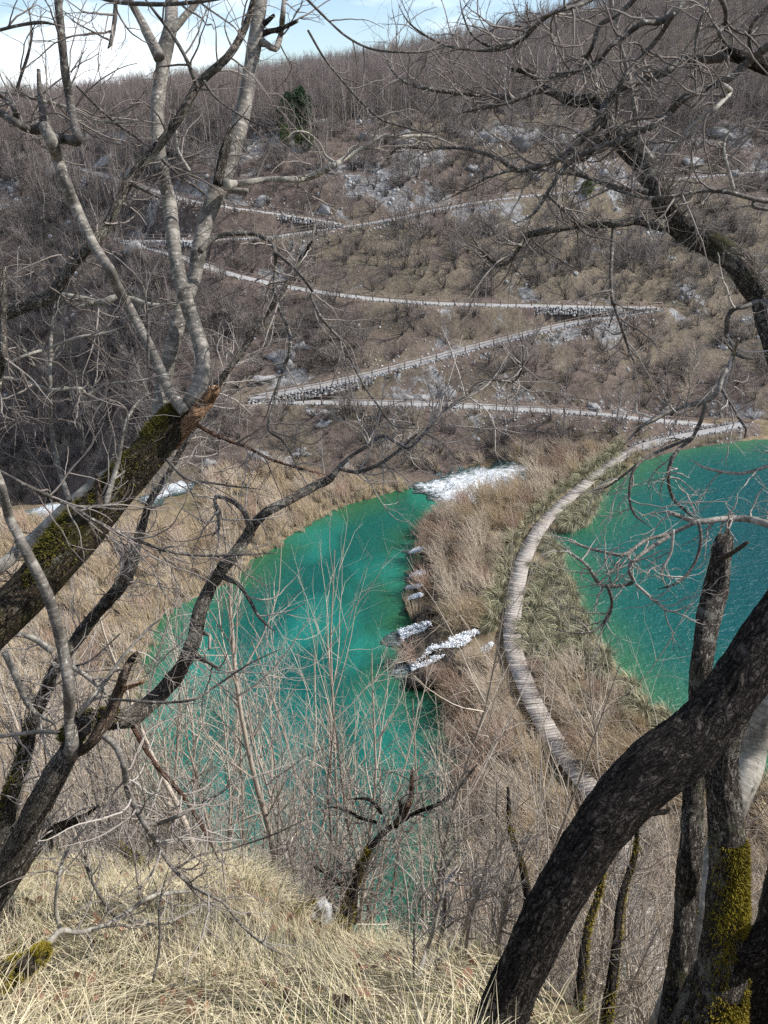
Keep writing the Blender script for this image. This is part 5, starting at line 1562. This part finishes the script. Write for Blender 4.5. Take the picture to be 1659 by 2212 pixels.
F1.limb(LN('7', (560, 800, 7), (620, 795, 7), (690, 815, 6), (790, 770, 6), (880, 720, 4)), 5.0, 5.5, 'branch', 'bark_pale', 6)
F1.limb(LN('7', (660, 1060, 6), (690, 900, 6), (690, 720, 5), (730, 560, 4)), 4.4, 4.6, 'branch', 'bark_limb', 6)
F1.limb(LN('7', (500, 780, 7), (440, 700, 6), (380, 580, 6), (360, 440, 5)), 5.4, 5.5, 'branch', 'bark_limb', 6)
F1.twigs(40, 0.5, 120, 0.25, 0, 0, 'twig_grey', 0.05)

# ---- right foreground: thick dark leaning trunk
D = Tree('dark_trunk_tree', base_at(1060, 2260, 3.35), 'thick dark rough-barked trunk leaning to the right in front', seed=7)
dl, _ = D.limb(np.array([1, 1, 0.91]) * LN('8', (480, 1330, 132), (530, 1150, 118), (620, 950, 112), (720, 740, 114), (830, 560, 120), (930, 400, 125), (1050, 250, 132), (1180, 130, 142), (1290, 50, 140), '6', (1400, 870, 132), (1500, 740, 126), (1600, 585, 120), (1700, 430, 115), (1850, 220, 108), (2050, -60, 100), (2250, -400, 90)), 3.3, 3.3, 'trunk', 'bark_dark', 96, 0.14, 0.075, False, True, step=0.010)
D.limb(LN('8', (1150, 320, 22), (1190, 322, 14), (1225, 318, 11), (1228, 300, 6)), 3.35, 3.4, 'broken_branch', 'bark_dark', 8, twigs=False)

# ---- scaly snag with a broken top
E = Tree('broken_snag', base_at(1440, 2230, 4.5), 'upright scaly dead trunk with a snapped top, right foreground', seed=8)
le, eo = E.limb(LN('8', (1230, 1290, 60), (1270, 1050, 52), (1295, 850, 49), (1310, 680, 51), (1322, 520, 50), (1332, 330, 46), (1342, 150, 44), '6', (1358, 900, 44), (1370, 640, 45), (1390, 480, 47), (1428, 300, 52), (1448, 200, 46), (1462, 120, 38), (1472, 72, 34)), 4.5, 4.6, 'trunk', 'bark_scaly', 40, 0.22, 0.10, False, True, step=0.02)
E.moss(le, 0.1, 0.5, (0.7, -0.7, 0.1), 0.7, 2200, 'moss_dark', 0.016)
for j, (dx, hh) in enumerate([(-26, 22), (-12, 10), (4, 2), (16, -14), (28, 16)]):
    E.limb(LN('6', (1470 + dx, 110, 12), (1472 + dx, 75, 9), (1474 + dx * 1.05, 40 + hh, 2)), 4.56 + 0.02 * (j % 2), 4.58, 'splinter', 'deadwood', 6, twigs=False, on=eo)
E.limb(LN('6', (1445, 160, 14), (1490, 140, 11), (1535, 112, 10), (1572, 85, 7)), 4.5, 4.35, 'broken_branch', 'deadwood', 8, twigs=False)

# ---- mossy trunk at the right edge
Ft = Tree('mossy_tree', base_at(1540, 2260, 4.2), 'mossy forked trunk at the lower right edge', seed=9)
l9, _ = Ft.limb(LN('8', (1370, 1330, 150), (1410, 1200, 138), (1445, 1060, 118), (1468, 930, 100), (1478, 780, 84), (1482, 600, 79), (1480, 450, 78), (1472, 300, 73), (1458, 150, 72), (1468, 20, 70), '6', (1510, 850, 62), (1560, 730, 58), (1640, 560, 56), (1760, 330, 52)), 4.2, 4.0, 'trunk', 'bark_scaly', 72, 0.18, 0.085, False, True, step=0.014)
Ft.moss(l9, 0.36, 0.64, (0.55, -0.8, 0.1), 0.62, 15000, 'moss', 0.020)
Ft.moss(l9, 0.14, 0.29, (-0.55, -0.8, 0.3), 0.45, 7000, 'moss', 0.022)
Ft.limb(LN('8', (1470, 960, 88), (1540, 945, 86), (1620, 905, 82), (1700, 850, 78), (1850, 730, 70), (2050, 560, 62)), 4.15, 3.8, 'branch', 'bark_dark', 40, 0.15, 0.08, False, step=0.02)

# ---- pale smooth trunk behind
G = Tree('pale_smooth_tree', base_at(1420, 2240, 5.0), 'pale smooth grey trunk behind the mossy tree at right edge', seed=10)
G.limb(LN('8', (1180, 1300, 52), (1235, 1150, 50), (1300, 1000, 48), (1360, 850, 46), (1395, 650, 47), (1450, 450, 50), (1535, 250, 56), (1580, 110, 60), '6', (1600, 940, 58), (1645, 780, 56), (1720, 580, 52), (1850, 300, 48)), 5.1, 5.3, 'trunk', 'bark_pale', 24, 0.12, 0, False, True)

# ---- upper right: rough leaning trunk reaching to the left
H = Tree('rough_leaning_tree', base_at(1720, 1300, 5.2), 'rough dark trunk leaning in from the right edge, upper right', seed=11)
lh, _ = H.limb(LN('4', (1900, 900, 66), (1810, 640, 64), (1750, 450, 62), (1706, 300, 60), (1664, 160, 58), '2', (1642, 1290, 57), (1590, 1230, 57), (1520, 1130, 55), (1420, 1060, 53), (1330, 1010, 51), (1250, 940, 51), (1200, 850, 50), (1150, 740, 48), (1090, 670, 48), (1020, 600, 41), (980, 540, 36), (950, 480, 32), (912, 420, 29), (850, 440, 25), (790, 430, 22), (740, 402, 20), (690, 380, 18), (660, 340, 14), (610, 310, 11), (550, 300, 7)), 5.1, 6.0, 'trunk', 'bark_scaly', 40, 0.22, 0.10, False, True, step=0.025)
H.lines.append(resample(lh[int(len(lh) * 0.75):], 24))
H.limb(LN('2', (1200, 975, 26), (1090, 955, 18), (1000, 965, 20), (880, 970, 16), (760, 985, 16), (680, 1000, 16), (610, 1020, 14), (590, 1062, 9), (530, 1140, 7), (480, 1140, 7), (420, 1080, 6), (370, 1010, 4)), 5.4, 5.6, 'branch', 'bark_grey', 10, 0.2)
H.limb(LN('2', (595, 1060, 7), (550, 1050, 6), (510, 1020, 4)), 5.5, 5.5, 'branch', 'bark_pale', 6)
H.limb(LN('2', (992, 970, 10), (986, 1050, 8), (980, 1200, 8), (988, 1310, 8), '4', (990, 110, 8), (1020, 200, 7), (1060, 320, 6), (1095, 400, 4)), 5.4, 5.2, 'branch', 'bark_limb', 7)
H.limb(LN('2', (1150, 690, 16), (1100, 590, 11), (1080, 450, 10), (1050, 300, 9), (1010, 150, 9), (980, 0, 9), (960, -100, 8)), 5.5, 5.2, 'branch', 'bark_beech', 8)
H.limb(LN('2', (1140, 830, 14), (1050, 815, 11), (950, 790, 9), (800, 745, 8), (700, 735, 7), (560, 735, 7), (440, 770, 6), (330, 830, 5), (250, 870, 4)), 5.5, 5.8, 'branch', 'bark_limb', 7)
H.limb(LN('2', (940, 590, 24), (905, 630, 20), (870, 680, 14), (780, 720, 9)), 5.7, 5.9, 'branch', 'bark_scaly', 10)
H.limb(LN('2', (925, 410, 9), (910, 350, 7), (870, 300, 6), (820, 400, 4)), 5.8, 5.8, 'branch', 'bark_pale', 6)
H.limb(LN('2', (690, 390, 12), (640, 402, 11), (560, 420, 12), (430, 410, 11), (300, 400, 9), (200, 385, 8), (100, 360, 6), (40, 310, 5), (0, 240, 4)), 5.9, 6.0, 'branch', 'bark_limb', 8)
H.limb(LN('2', (640, 405, 9), (540, 440, 10), (430, 465, 9), (340, 488, 7)), 5.9, 5.9, 'branch', 'bark_limb', 8)
H.limb(LN('2', (700, 835, 7), (790, 920, 8), (860, 968, 8)), 5.5, 5.5, 'branch', 'bark_limb', 6)
H.twigs(190, 0.62, 560, 0.32, 500, 0.15, 'twig', 0.0, wig=0.17, t0=0.2, rmax=0.07)

# ---- limbs reaching in from a tree beyond the right edge
I = Tree('overhanging_tree', base_at(1900, 1500, 4.6), 'dark limbs overhanging from beyond the upper right edge', seed=12)
I.limb(LN('2', (2150, 900, 70), (2050, 640, 58), (1900, 420, 48), (1760, 320, 38), (1700, 300, 36), (1620, 278, 31), (1540, 248, 24), (1500, 222, 16), (1465, 207, 9)), 4.6, 4.6, 'trunk', 'bark_dark', 14, 0.2, 0, True, True)
I.limb(LN('2', (1545, 255, 22), (1490, 245, 20), (1400, 256, 19), (1290, 255, 20), (1220, 310, 18), (1120, 345, 17), (1030, 380, 15), (960, 440, 15), (930, 520, 14), (860, 600, 14), (780, 670, 14), (690, 710, 13), (580, 735, 12), (500, 690, 9), (420, 660, 8), (330, 640, 7), (180, 640, 6), (60, 640, 5), (0, 705, 4)), 4.6, 5.0, 'branch', 'bark_limb', 10, 0.15)
I.limb(LN('2', (1720, 160, 20), (1650, 205, 18), (1560, 280, 18), (1480, 345, 17), (1380, 385, 16), (1300, 420, 16), (1240, 480, 15), (1170, 540, 14), (1050, 590, 12), (900, 650, 10), (800, 700, 9), (720, 810, 8), (650, 920, 6), (560, 970, 4)), 4.4, 4.8, 'branch', 'bark_limb', 10, 0.15)
I.limb(LN('2', (1450, 365, 12), (1480, 378, 11), (1494, 400, 11), (1430, 470, 10), (1340, 540, 9), (1250, 640, 8), (1170, 720, 7)), 4.4, 4.5, 'branch', 'bark_pale', 8)
I.limb(LN('2', (1330, -60, 15), (1300, 0, 14), (1250, 60, 13), (1190, 95, 13), (1120, 100, 11), (1060, 140, 11), (980, 200, 10), (930, 260, 9), (860, 300, 8), (740, 320, 7)), 4.3, 4.6, 'branch', 'bark_limb', 9)
I.limb(LN('2', (1130, -60, 12), (1060, 20, 11), (980, 80, 11), (930, 112, 10), (900, 200, 9), (860, 270, 9), (810, 320, 8), (740, 330, 7), (640, 400, 6)), 4.5, 4.9, 'branch', 'bark_limb', 8)
I.limb(LN('2', (960, -40, 10), (860, 15, 10), (760, 45, 9), (700, 72, 9), (620, 140, 9), (540, 190, 8), (460, 200, 7), (380, 150, 5), (340, 60, 4), (325, -20, 3)), 4.6, 4.9, 'branch', 'bark_limb', 8)
I.limb(LN('2', (890, -30, 9), (780, 30, 8), (680, 90, 8), (600, 170, 8), (500, 215, 7), (380, 215, 6), (250, 190, 5), (120, 110, 4), (60, 20, 3)), 4.7, 5.1, 'branch', 'bark_limb', 7)
I.limb(LN('2', (1720, -40, 9), (1650, 40, 9), (1592, 100, 8), (1578, 180, 8), (1600, 245, 8)), 4.3, 4.5, 'branch', 'bark_limb', 7)
I.limb(LN('2', (1440, -30, 10), (1475, 40, 10), (1472, 115, 9), (1448, 140, 8), (1470, 180, 7), (1495, 205, 6)), 4.3, 4.4, 'branch', 'bark_limb', 7)
I.limb(LN('2', (1760, 880, 13), (1659, 868, 12), (1590, 858, 10), (1480, 830, 9), (1370, 825, 8), (1230, 850, 8), (1100, 850, 7), (930, 790, 6), (800, 720, 5), (640, 600, 4)), 4.4, 4.6, 'branch', 'bark_limb', 7)
I.limb(LN('2', (1659, 905, 8), (1600, 895, 8), (1595, 870, 7)), 4.4, 4.4, 'branch', 'bark_limb', 6)
I.limb(LN('2', (1250, 60, 11), (1180, 170, 10), (1110, 250, 10), (1040, 330, 9), (1010, 400, 8), (1000, 520, 6)), 4.4, 4.6, 'branch', 'bark_limb', 7)
I.limb(LN('2', (1430, -20, 8), (1380, 60, 8), (1350, 160, 7), (1345, 300, 6), (1350, 420, 5)), 4.3, 4.3, 'branch', 'bark_limb', 6)
I.limb(LN('2', (1510, 820, 8), (1480, 700, 7), (1470, 620, 6), (1500, 560, 5), (1600, 500, 3)), 4.5, 4.5, 'branch', 'bark_pale', 6)
I.limb(LN('1', (1300, -30, 6), (1420, 90, 5), (1500, 160, 5), (1600, 210, 5), '2', (60, 225, 5), (190, 218, 5), (290, 160, 4)), 4.4, 4.6, 'branch', 'bark_limb', 6)
I.limb(LN('1', (1330, 130, 5), (1400, 250, 5), (1480, 350, 5), (1560, 440, 5), (1640, 512, 5), '2', (60, 540, 5), (180, 570, 4), (300, 560, 3)), 4.6, 4.8, 'branch', 'bark_limb', 6)
I.twigs(220, 0.55, 620, 0.3, 560, 0.14, 'twig', -0.01, wig=0.17, t0=0.15, rmax=0.045)

# ---- curling dead branches over the right lake
J = Tree('curling_branch_tree', base_at(1850, 1450, 4.8), 'thin curling bare branches hanging over the right lake', seed=13)
J.limb(LN('4', (2000, 1350, 26), (1850, 1150, 22), (1740, 1085, 18), (1659, 1070, 16), (1560, 1045, 15), (1440, 1050, 13), (1360, 1060, 12), (1290, 1040, 11), (1228, 1018, 9)), 4.8, 5.0, 'trunk', 'bark_pale', 10, 0.2, 0, True, True)
J.limb(LN('4', (1760, 180, 14), (1640, 110, 12), (1560, 130, 10), (1500, 150, 10), (1480, 220, 10), (1495, 300, 9), (1540, 345, 8), (1600, 360, 7)), 4.8, 4.9, 'branch', 'bark_limb', 8)
J.limb(LN('4', (1530, 270, 7), (1505, 350, 9), (1460, 440, 10), (1440, 500, 11), (1390, 540, 12), (1300, 560, 10), (1200, 600, 9), (1130, 635, 8), (1080, 680, 6), (1040, 725, 4)), 4.8, 5.0, 'branch', 'bark_beech', 8)
J.limb(LN('4', (1392, 545, 10), (1370, 620, 9), (1330, 700, 8), (1280, 740, 8), (1240, 800, 8), (1228, 880, 7), (1250, 960, 7), (1300, 1010, 6), (1360, 1060, 5)), 4.9, 5.0, 'branch', 'bark_limb', 8)
J.limb(LN('4', (1335, 695, 7), (1200, 750, 7), (1110, 800, 7), (1070, 860, 6), (1060, 960, 6), (1085, 1030, 5), (1150, 1080, 4)), 4.9, 4.9, 'branch', 'bark_limb', 7)
J.limb(LN('4', (1110, 800, 6), (1020, 870, 5), (960, 910, 4), (900, 925, 3)), 4.9, 5.0, 'branch', 'bark_limb', 6)
J.limb(LN('4', (1450, 470, 8), (1490, 540, 7), (1540, 620, 7), (1565, 660, 6), (1555, 700, 5)), 4.9, 4.8, 'branch', 'bark_limb', 6)
J.limb(LN('4', (1350, 1060, 9), (1240, 1110, 9), (1130, 1140, 8), (1040, 1200, 8), (950, 1190, 7), (860, 1165, 6), (790, 1130, 4)), 4.9, 4.8, 'branch', 'bark_beech', 7)
J.limb(LN('6', (1230, 60, 10), (1110, 140, 9), (1060, 200, 8), (1070, 262, 8), (940, 272, 8), (880, 190, 7), (800, 130, 6), (755, 95, 5)), 4.8, 4.7, 'branch', 'bark_beech', 7)
J.limb(LN('6', (965, 272, 7), (985, 350, 7), (960, 420, 6), (900, 470, 5), (800, 475, 4), (700, 450, 3)), 4.7, 4.7, 'branch', 'bark_limb', 6)
J.limb(LN('6', (1085, 265, 7), (1160, 330, 6), (1240, 385, 5), (1340, 350, 3)), 4.7, 4.6, 'branch', 'bark_pale', 6)
J.limb(LN('6', (1360, 0, 8), (1370, 80, 8), (1340, 180, 7), (1270, 260, 6), (1180, 290, 4)), 4.8, 4.7, 'branch', 'bark_limb', 6)
J.limb(LN('6', (1250, 30, 7), (1240, 130, 6), (1200, 220, 5), (1230, 300, 4)), 4.8, 4.8, 'branch', 'bark_pale', 6)
J.limb(LN('4', (1800, 780, 10), (1659, 820, 8), (1540, 850, 7), (1400, 830, 6), (1320, 790, 4)), 5.2, 5.1, 'branch', 'bark_pale', 7)
J.twigs(130, 0.45, 420, 0.26, 350, 0.13, 'twig_grey', -0.01, wig=0.22, t0=0.2)

# ---- mossy gnarled tree standing at the edge of the grass bank
Mg = Tree('gnarled_tree', base_at(745, 1995, 9.0), 'gnarled tree with yellow-green mossy foot at the edge of the grass', seed=14)
lm, _ = Mg.limb(LN('7', (1480, 830, 36), (1500, 760, 27), (1530, 650, 20), (1560, 560, 17), (1600, 480, 14), (1659, 410, 12), '8', (60, 370, 11), (150, 320, 10), (250, 280, 9), (345, 190, 7), (400, 120, 4)), 9.4, 9.8, 'trunk', 'bark_dark', 14, 0.3, 0.1, True, True)
Mg.moss(lm, 0.1, 0.55, (-0.5, -0.8, 0.3), 1.1, 6000, 'moss', 0.03)
l2, _ = Mg.limb(LN('8', (45, 385, 16), (75, 340, 14), (75, 300, 13), (60, 270, 10)), 9.6, 9.6, 'branch', 'bark_mossy', 8)
Mg.limb(LN('8', (85, 345, 14), (100, 300, 13), (118, 260, 12), (120, 190, 11), (122, 135, 10)), 9.6, 9.5, 'branch', 'bark_red', 8)
Mg.limb(LN('7', (1535, 800, 17), (1530, 720, 16), (1545, 600, 14), (1560, 540, 11)), 9.5, 9.4, 'stem', 'bark_mossy', 10)
Mg.limb(LN('7', (1650, 330, 8), (1620, 290, 8), (1580, 265, 7), (1500, 270, 5)), 9.8, 9.7, 'branch', 'bark_dark', 7)
Mg.limb(LN('7', (1640, 370, 8), (1560, 350, 7), (1480, 310, 7), (1420, 300, 5)), 9.8, 9.9, 'branch', 'bark_dark', 7)
Mg.limb(LN('7', (1480, 640, 12), (1420, 590, 11), (1360, 560, 8)), 9.4, 9.6, 'branch', 'bark_mossy', 7)
Mg.twigs(120, 0.9, 420, 0.45, 300, 0.2, 'twig', 0.02, wig=0.17, r1=0.009)

# ---- thin white-barked dead sapling at the bottom centre
W = Tree('white_sapling', base_at(860, 2220, 4.8), 'thin crooked white-barked dead sapling at bottom centre', seed=15)
W.limb(LN('8', (60, 1300, 17), (100, 1170, 15), (140, 1050, 13), (165, 980, 12), (185, 920, 10), (215, 830, 10), (232, 750, 9), (262, 650, 7), (290, 590, 5), (315, 555, 3)), 4.8, 5.0, 'trunk', 'bark_pale', 9, 0.2, 0, True, True)
W.limb(LN('8', (130, 1080, 6), (130, 900, 5), (140, 740, 4), (200, 640, 3)), 4.8, 4.9, 'branch', 'bark_limb', 6)
W.twigs(26, 0.5, 90, 0.25, 0, 0, 'twig_grey', 0.05)

# ------------------------------------------------------------------ saplings of the thicket below the bank
def sapling(u, vb, vt, depth, label, seed, mat='sapling', r=None, nbr=16, lean=None, group='thin saplings of the thicket', h=None, spread=0.5, ground=True):
    rng = np.random.default_rng(3000 + seed)
    p = at_depth(np.array(float(u)), np.array(float(vb)), depth)
    if ground:
        g = float(ground_h(p[:1], p[1:2])[0]); p[2] = g - 0.1
    top = at_depth(np.array(float(u)), np.array(float(vt)), depth)
    # height that lifts the tip to the same sight line as vt
    rt = ray(u, vt); t = p[1] / rt[1]; zt = CAMZ + rt[2] * t
    H = max(1.5, zt - p[2]) if h is None else h
    n = 14; P = np.zeros((1, n, 3)); P[0, 0] = 0
    d = unit(np.array([rng.normal() * 0.07, rng.normal() * 0.06, 1.0]) + (0 if lean is None else np.asarray(lean)))
    for k in range(1, n):
        d = unit(d + rng.normal(size=3) * 0.055 + np.array([0, 0, 0.07])); P[0, k] = P[0, k - 1] + d * H / (n - 1)
    P[0, :, 2] *= H / max(P[0, -1, 2], 0.1)
    r = r if r else 0.012 + 0.0052 * H
    R = (np.linspace(1, 0.16, n) * r)[None]
    root = tag(empty('sapling', p), label, 'sapling', group)
    a = Acc(); tubes(a, P, R, 7, rng.random(1)); obj('trunk', a.mesh('trunk'), M[mat], root)
    a = Acc()
    P1, R1 = sprout(rng, P, R, nbr, 0.22, 0.97, H * 0.30, 0.55, 7, 0.08, 0.07, 0.6, 0.014, 0.3)
    tubes(a, P1, R1, 4, rng.random(len(P1)))
    P2, R2 = sprout(rng, P1, R1, nbr * 5, 0.15, 1.0, H * 0.12, 0.65, 5, 0.14, 0.04, 0.65, 0.009, 0.4)
    tubes(a, P2, R2, 3, rng.random(len(P2)))
    P3, R3 = sprout(rng, P2, R2, nbr * 6, 0.2, 1.0, H * 0.055, 0.6, 3, 0.12, 0.04, 0.7, 0.005, 0.6)
    tubes(a, P3, R3, 3, rng.random(len(P3)))
    obj('crown', a.mesh('crown'), M[mat], root)
    return root


# the ones that stand out
sapling(592, 1960, 1110, 12.5, 'tallest straight pale sapling at the edge of the grass, left of centre', 1, r=0.062, nbr=22)
sapling(440, 1990, 1270, 11.5, 'upright grey sapling behind the curved branch of the forked tree', 2, r=0.055, nbr=16)
sapling(540, 1960, 1170, 13.0, 'slender reddish sapling left of the tallest pale one', 3, r=0.035, nbr=14)
sapling(968, 2080, 1210, 11.5, 'tall slender sapling in front of the barrier, right of the pool', 4, r=0.04, nbr=18)
sapling(1110, 2160, 1390, 11.0, 'slender sapling curving up in front of the boardwalk', 5, r=0.04, nbr=16)
sapling(1255, 2120, 1400, 12.0, 'slender sapling just right of the boardwalk bend', 6, r=0.042, nbr=16)
sapling(700, 1980, 1260, 13.5, 'slender sapling beside the tallest pale one, over the pool', 7, r=0.04, nbr=16)
sapling(860, 2010, 1380, 12.0, 'sapling behind the gnarled mossy tree', 8, r=0.04, nbr=16)
rng = np.random.default_rng(88)
for k in range(160):
    u = rng.uniform(-60, 1700)
    if 640 < u < 960 and rng.random() < 0.7: u = rng.choice([rng.uniform(-60, 560), rng.uniform(1000, 1650)])
    dep = rng.uniform(12, 24) if u < 1120 else rng.uniform(9, 22)
    if u < 330: vt = rng.uniform(1330, 1800)
    elif u < 1000: vt = rng.uniform(1420, 1830)
    elif u < 1300: vt = rng.uniform(1700, 2000)
    else: vt = rng.uniform(1780, 2080)
    # foot somewhere on the cliff below the crest
    rr = ray(u, vt); x0 = rr[0] * dep
    y0 = np.interp(x0, CRX, CRY) + (rng.uniform(0.4, 7.5) if u < 950 else rng.uniform(2.0, 9.0) if u < 1200 else rng.uniform(5.0, 13.0))
    t = y0 / rr[1]
    sapling(u, vt, vt, t, 'thin pale sapling ' + ('at the far left behind the forked tree' if u < 250 else ('in front of the left part of the pool' if u < 600 else ('in front of the right part of the pool' if u < 950 else ('in front of the barrier, left of the dark trunk' if u < 1250 else 'right of the thick dark trunk')))) + (', tall' if vt < 1600 else ', low'), 20 + k, nbr=int(rng.integers(15, 26)), mat='sapling' if rng.random() < 0.75 else 'twig_grey')
for k in range(16):           # thin stems rooted in the near grass
    u = rng.uniform(120, 760); y0 = rng.uniform(5.0, 9.8)
    vt = rng.uniform(1600, 1850); rr = ray(u, vt); t = y0 / rr[1]
    sapling(u, vt, vt, t, 'low twiggy sapling rooted in the straw-coloured grass bank', 400 + k, nbr=12, mat='twig_grey', group='low saplings on the grass bank', r=0.013)
MOSSY = [(1245, 2200, 8.0, 'short mossy trunk rising right of the thick dark trunk'), (1155, 2080, 10.0, 'bent mossy stem in the thicket left of the dark trunk'), (1320, 2130, 8.5, 'leaning mossy stem between the dark trunk and the snag'), (315, 1885, 9.0, 'mossy dead stick leaning in the grass on the left'), (620, 2000, 8.6, 'short mossy stump at the crest of the grass bank')]
for k, (u, v, dep, lab) in enumerate(MOSSY):
    t = Tree('mossy_tree', base_at(u, v, dep), lab, 'tree', seed=30 + k)
    sg = 1 if k % 2 == 0 else -1
    hgt = 380 if k < 3 else 70
    l, _ = t.limb(np.array([(u, v, 12), (u + sg * 12, v - hgt * 0.25, 10), (u + sg * 22, v - hgt * 0.5, 8), (u + sg * 52, v - hgt * 0.75, 6), (u + sg * 58, v - hgt, 3)], float), dep, dep + 0.4, 'trunk', 'bark_dark', 10, 0.3, 0.1, True, True)
    t.moss(l, 0.1, 0.95, (0.4, -0.8, 0.3), 1.0, 2600, 'moss', 0.03)
    t.twigs(26, 1.0, 110, 0.5, 80, 0.2, 'twig', 0.04)

# ------------------------------------------------------------------ grass bank
rng = np.random.default_rng(64)
nt = 9800
x = rng.uniform(-6.0, 2.6, nt); y = rng.uniform(1.2, 11.2, nt)
okk = (y < np.interp(x, CRX, CRY) + 0.3) & (x < 0.95) & ((x < 0.4) | (y > 1.9)) & (x > -0.62 * (y + 3.5)) & (x < 0.62 * (y + 3.0))
okk &= rng.random(nt) < 0.35 + 0.75 * sstep(-0.22, 0.05, fbm(x, y, 0.9, 3, 202))
x, y = x[okk], y[okk]
z = bank_h(x, y) + fbm(x, y, 1.6, 3, 8) * 0.22
nb = 17
ti = np.repeat(np.arange(len(x)), nb); n = len(ti)
ph = rng.uniform(0, 6.283, n); rr = 0.11 * np.sqrt(rng.random(n))
base = np.stack([x[ti] + np.cos(ph) * rr, y[ti] + np.sin(ph) * rr, z[ti]], -1)
base[:, 2] = bank_h(base[:, 0], base[:, 1]) + fbm(base[:, 0], base[:, 1], 1.6, 3, 8) * 0.22 - 0.02
swirl = np.stack([fbm(x, y, 1.3, 2, 7) * 2.2 - 0.25, -0.05 + fbm(x, y, 1.3, 2, 17) * 1.4, 0 * x], -1)[ti]
d0 = unit(np.stack([np.cos(ph) * 0.5, np.sin(ph) * 0.5, rng.uniform(0.35, 0.9, n)], -1) + swirl * 0.8)
green = (rng.random(len(x)) < 0.2)[ti] & (rng.random(n) < 0.4)
Lb = rng.uniform(0.10, 0.40, n) * (0.8 + 0.6 * (fbm(x, y, 1.5, 2, 27) + 0.4))[ti]
for nm, sel, lab, mt in (('dry_grass', ~green, 'long straw-coloured dry grass matting the near bank', 'grass'), ('green_grass', green, 'fresh green blades among the dry grass of the near bank', 'grass_green')):
    a = Acc(); m = int(sel.sum())
    blades(a, rng, m, base[sel], d0[sel], Lb[sel], 0.0052, 3, rng.uniform(0.25, 0.75, m), rng.random(m))
    tag(obj(nm, a.mesh(nm), M[mt]), lab, 'grass', None, 'stuff')
# fallen leaves caught in the grass
n = 1000
x = rng.uniform(-4.5, 2.2, n); y = rng.uniform(1.6, 9.5, n); okk = (y < np.interp(x, CRX, CRY) - 0.1) & (y > 2.3) & (x < 0.85) & (np.abs(x) < 0.6 * (y + 2)); x, y = x[okk], y[okk]; n = len(x)
c = np.stack([x, y, bank_h(x, y) + fbm(x, y, 1.6, 3, 8) * 0.22 + rng.uniform(0.03, 0.14, n)], -1)
a = Acc()
t1 = unit(rng.normal(size=(n, 3)) + np.array([0, -0.5, 0])); nn = unit(rng.normal(size=(n, 3)) * 0.6 + np.array([0, -0.6, 0.8])); t2 = np.cross(nn, t1)
s = rng.uniform(0.025, 0.055, n)[:, None]
V = np.stack([c - t1 * s, c - t1 * 0.3 * s + t2 * 0.55 * s + nn * 0.2 * s, c + t1 * 0.4 * s + t2 * 0.5 * s + nn * 0.15 * s, c + t1 * 1.1 * s, c + t1 * 0.4 * s - t2 * 0.5 * s + nn * 0.25 * s, c - t1 * 0.3 * s - t2 * 0.55 * s + nn * 0.1 * s], 1)
i = np.arange(n)[:, None] * 6
Q = np.concatenate([i + np.array([[0, 1, 5, 5]])[:, :3], i + np.array([[1, 4, 5]]), i + np.array([[1, 2, 4]]), i + np.array([[2, 3, 4]])])
a.add(V.reshape(-1, 3), None, Q, None, np.repeat(rng.random(n), 6))
tag(obj('fallen_leaves', a.mesh('fallen_leaves'), M['leaf']), 'brown fallen leaves caught in the dry grass', 'leaves', None, 'stuff')
# pale rock at the crest
p = base_at(690, 1990, 9.0)
o = obj('pale_rock', mesh_np('rock', ROCKS[2][0], None, ROCKS[2][1], None, False), M['stone_white'], None, p + np.array([0, 0.1, 0.05])); o.scale = (0.13, 0.13, 0.24)
tag(o, 'white rock at the crest of the grass bank beside the gnarled tree', 'rock')
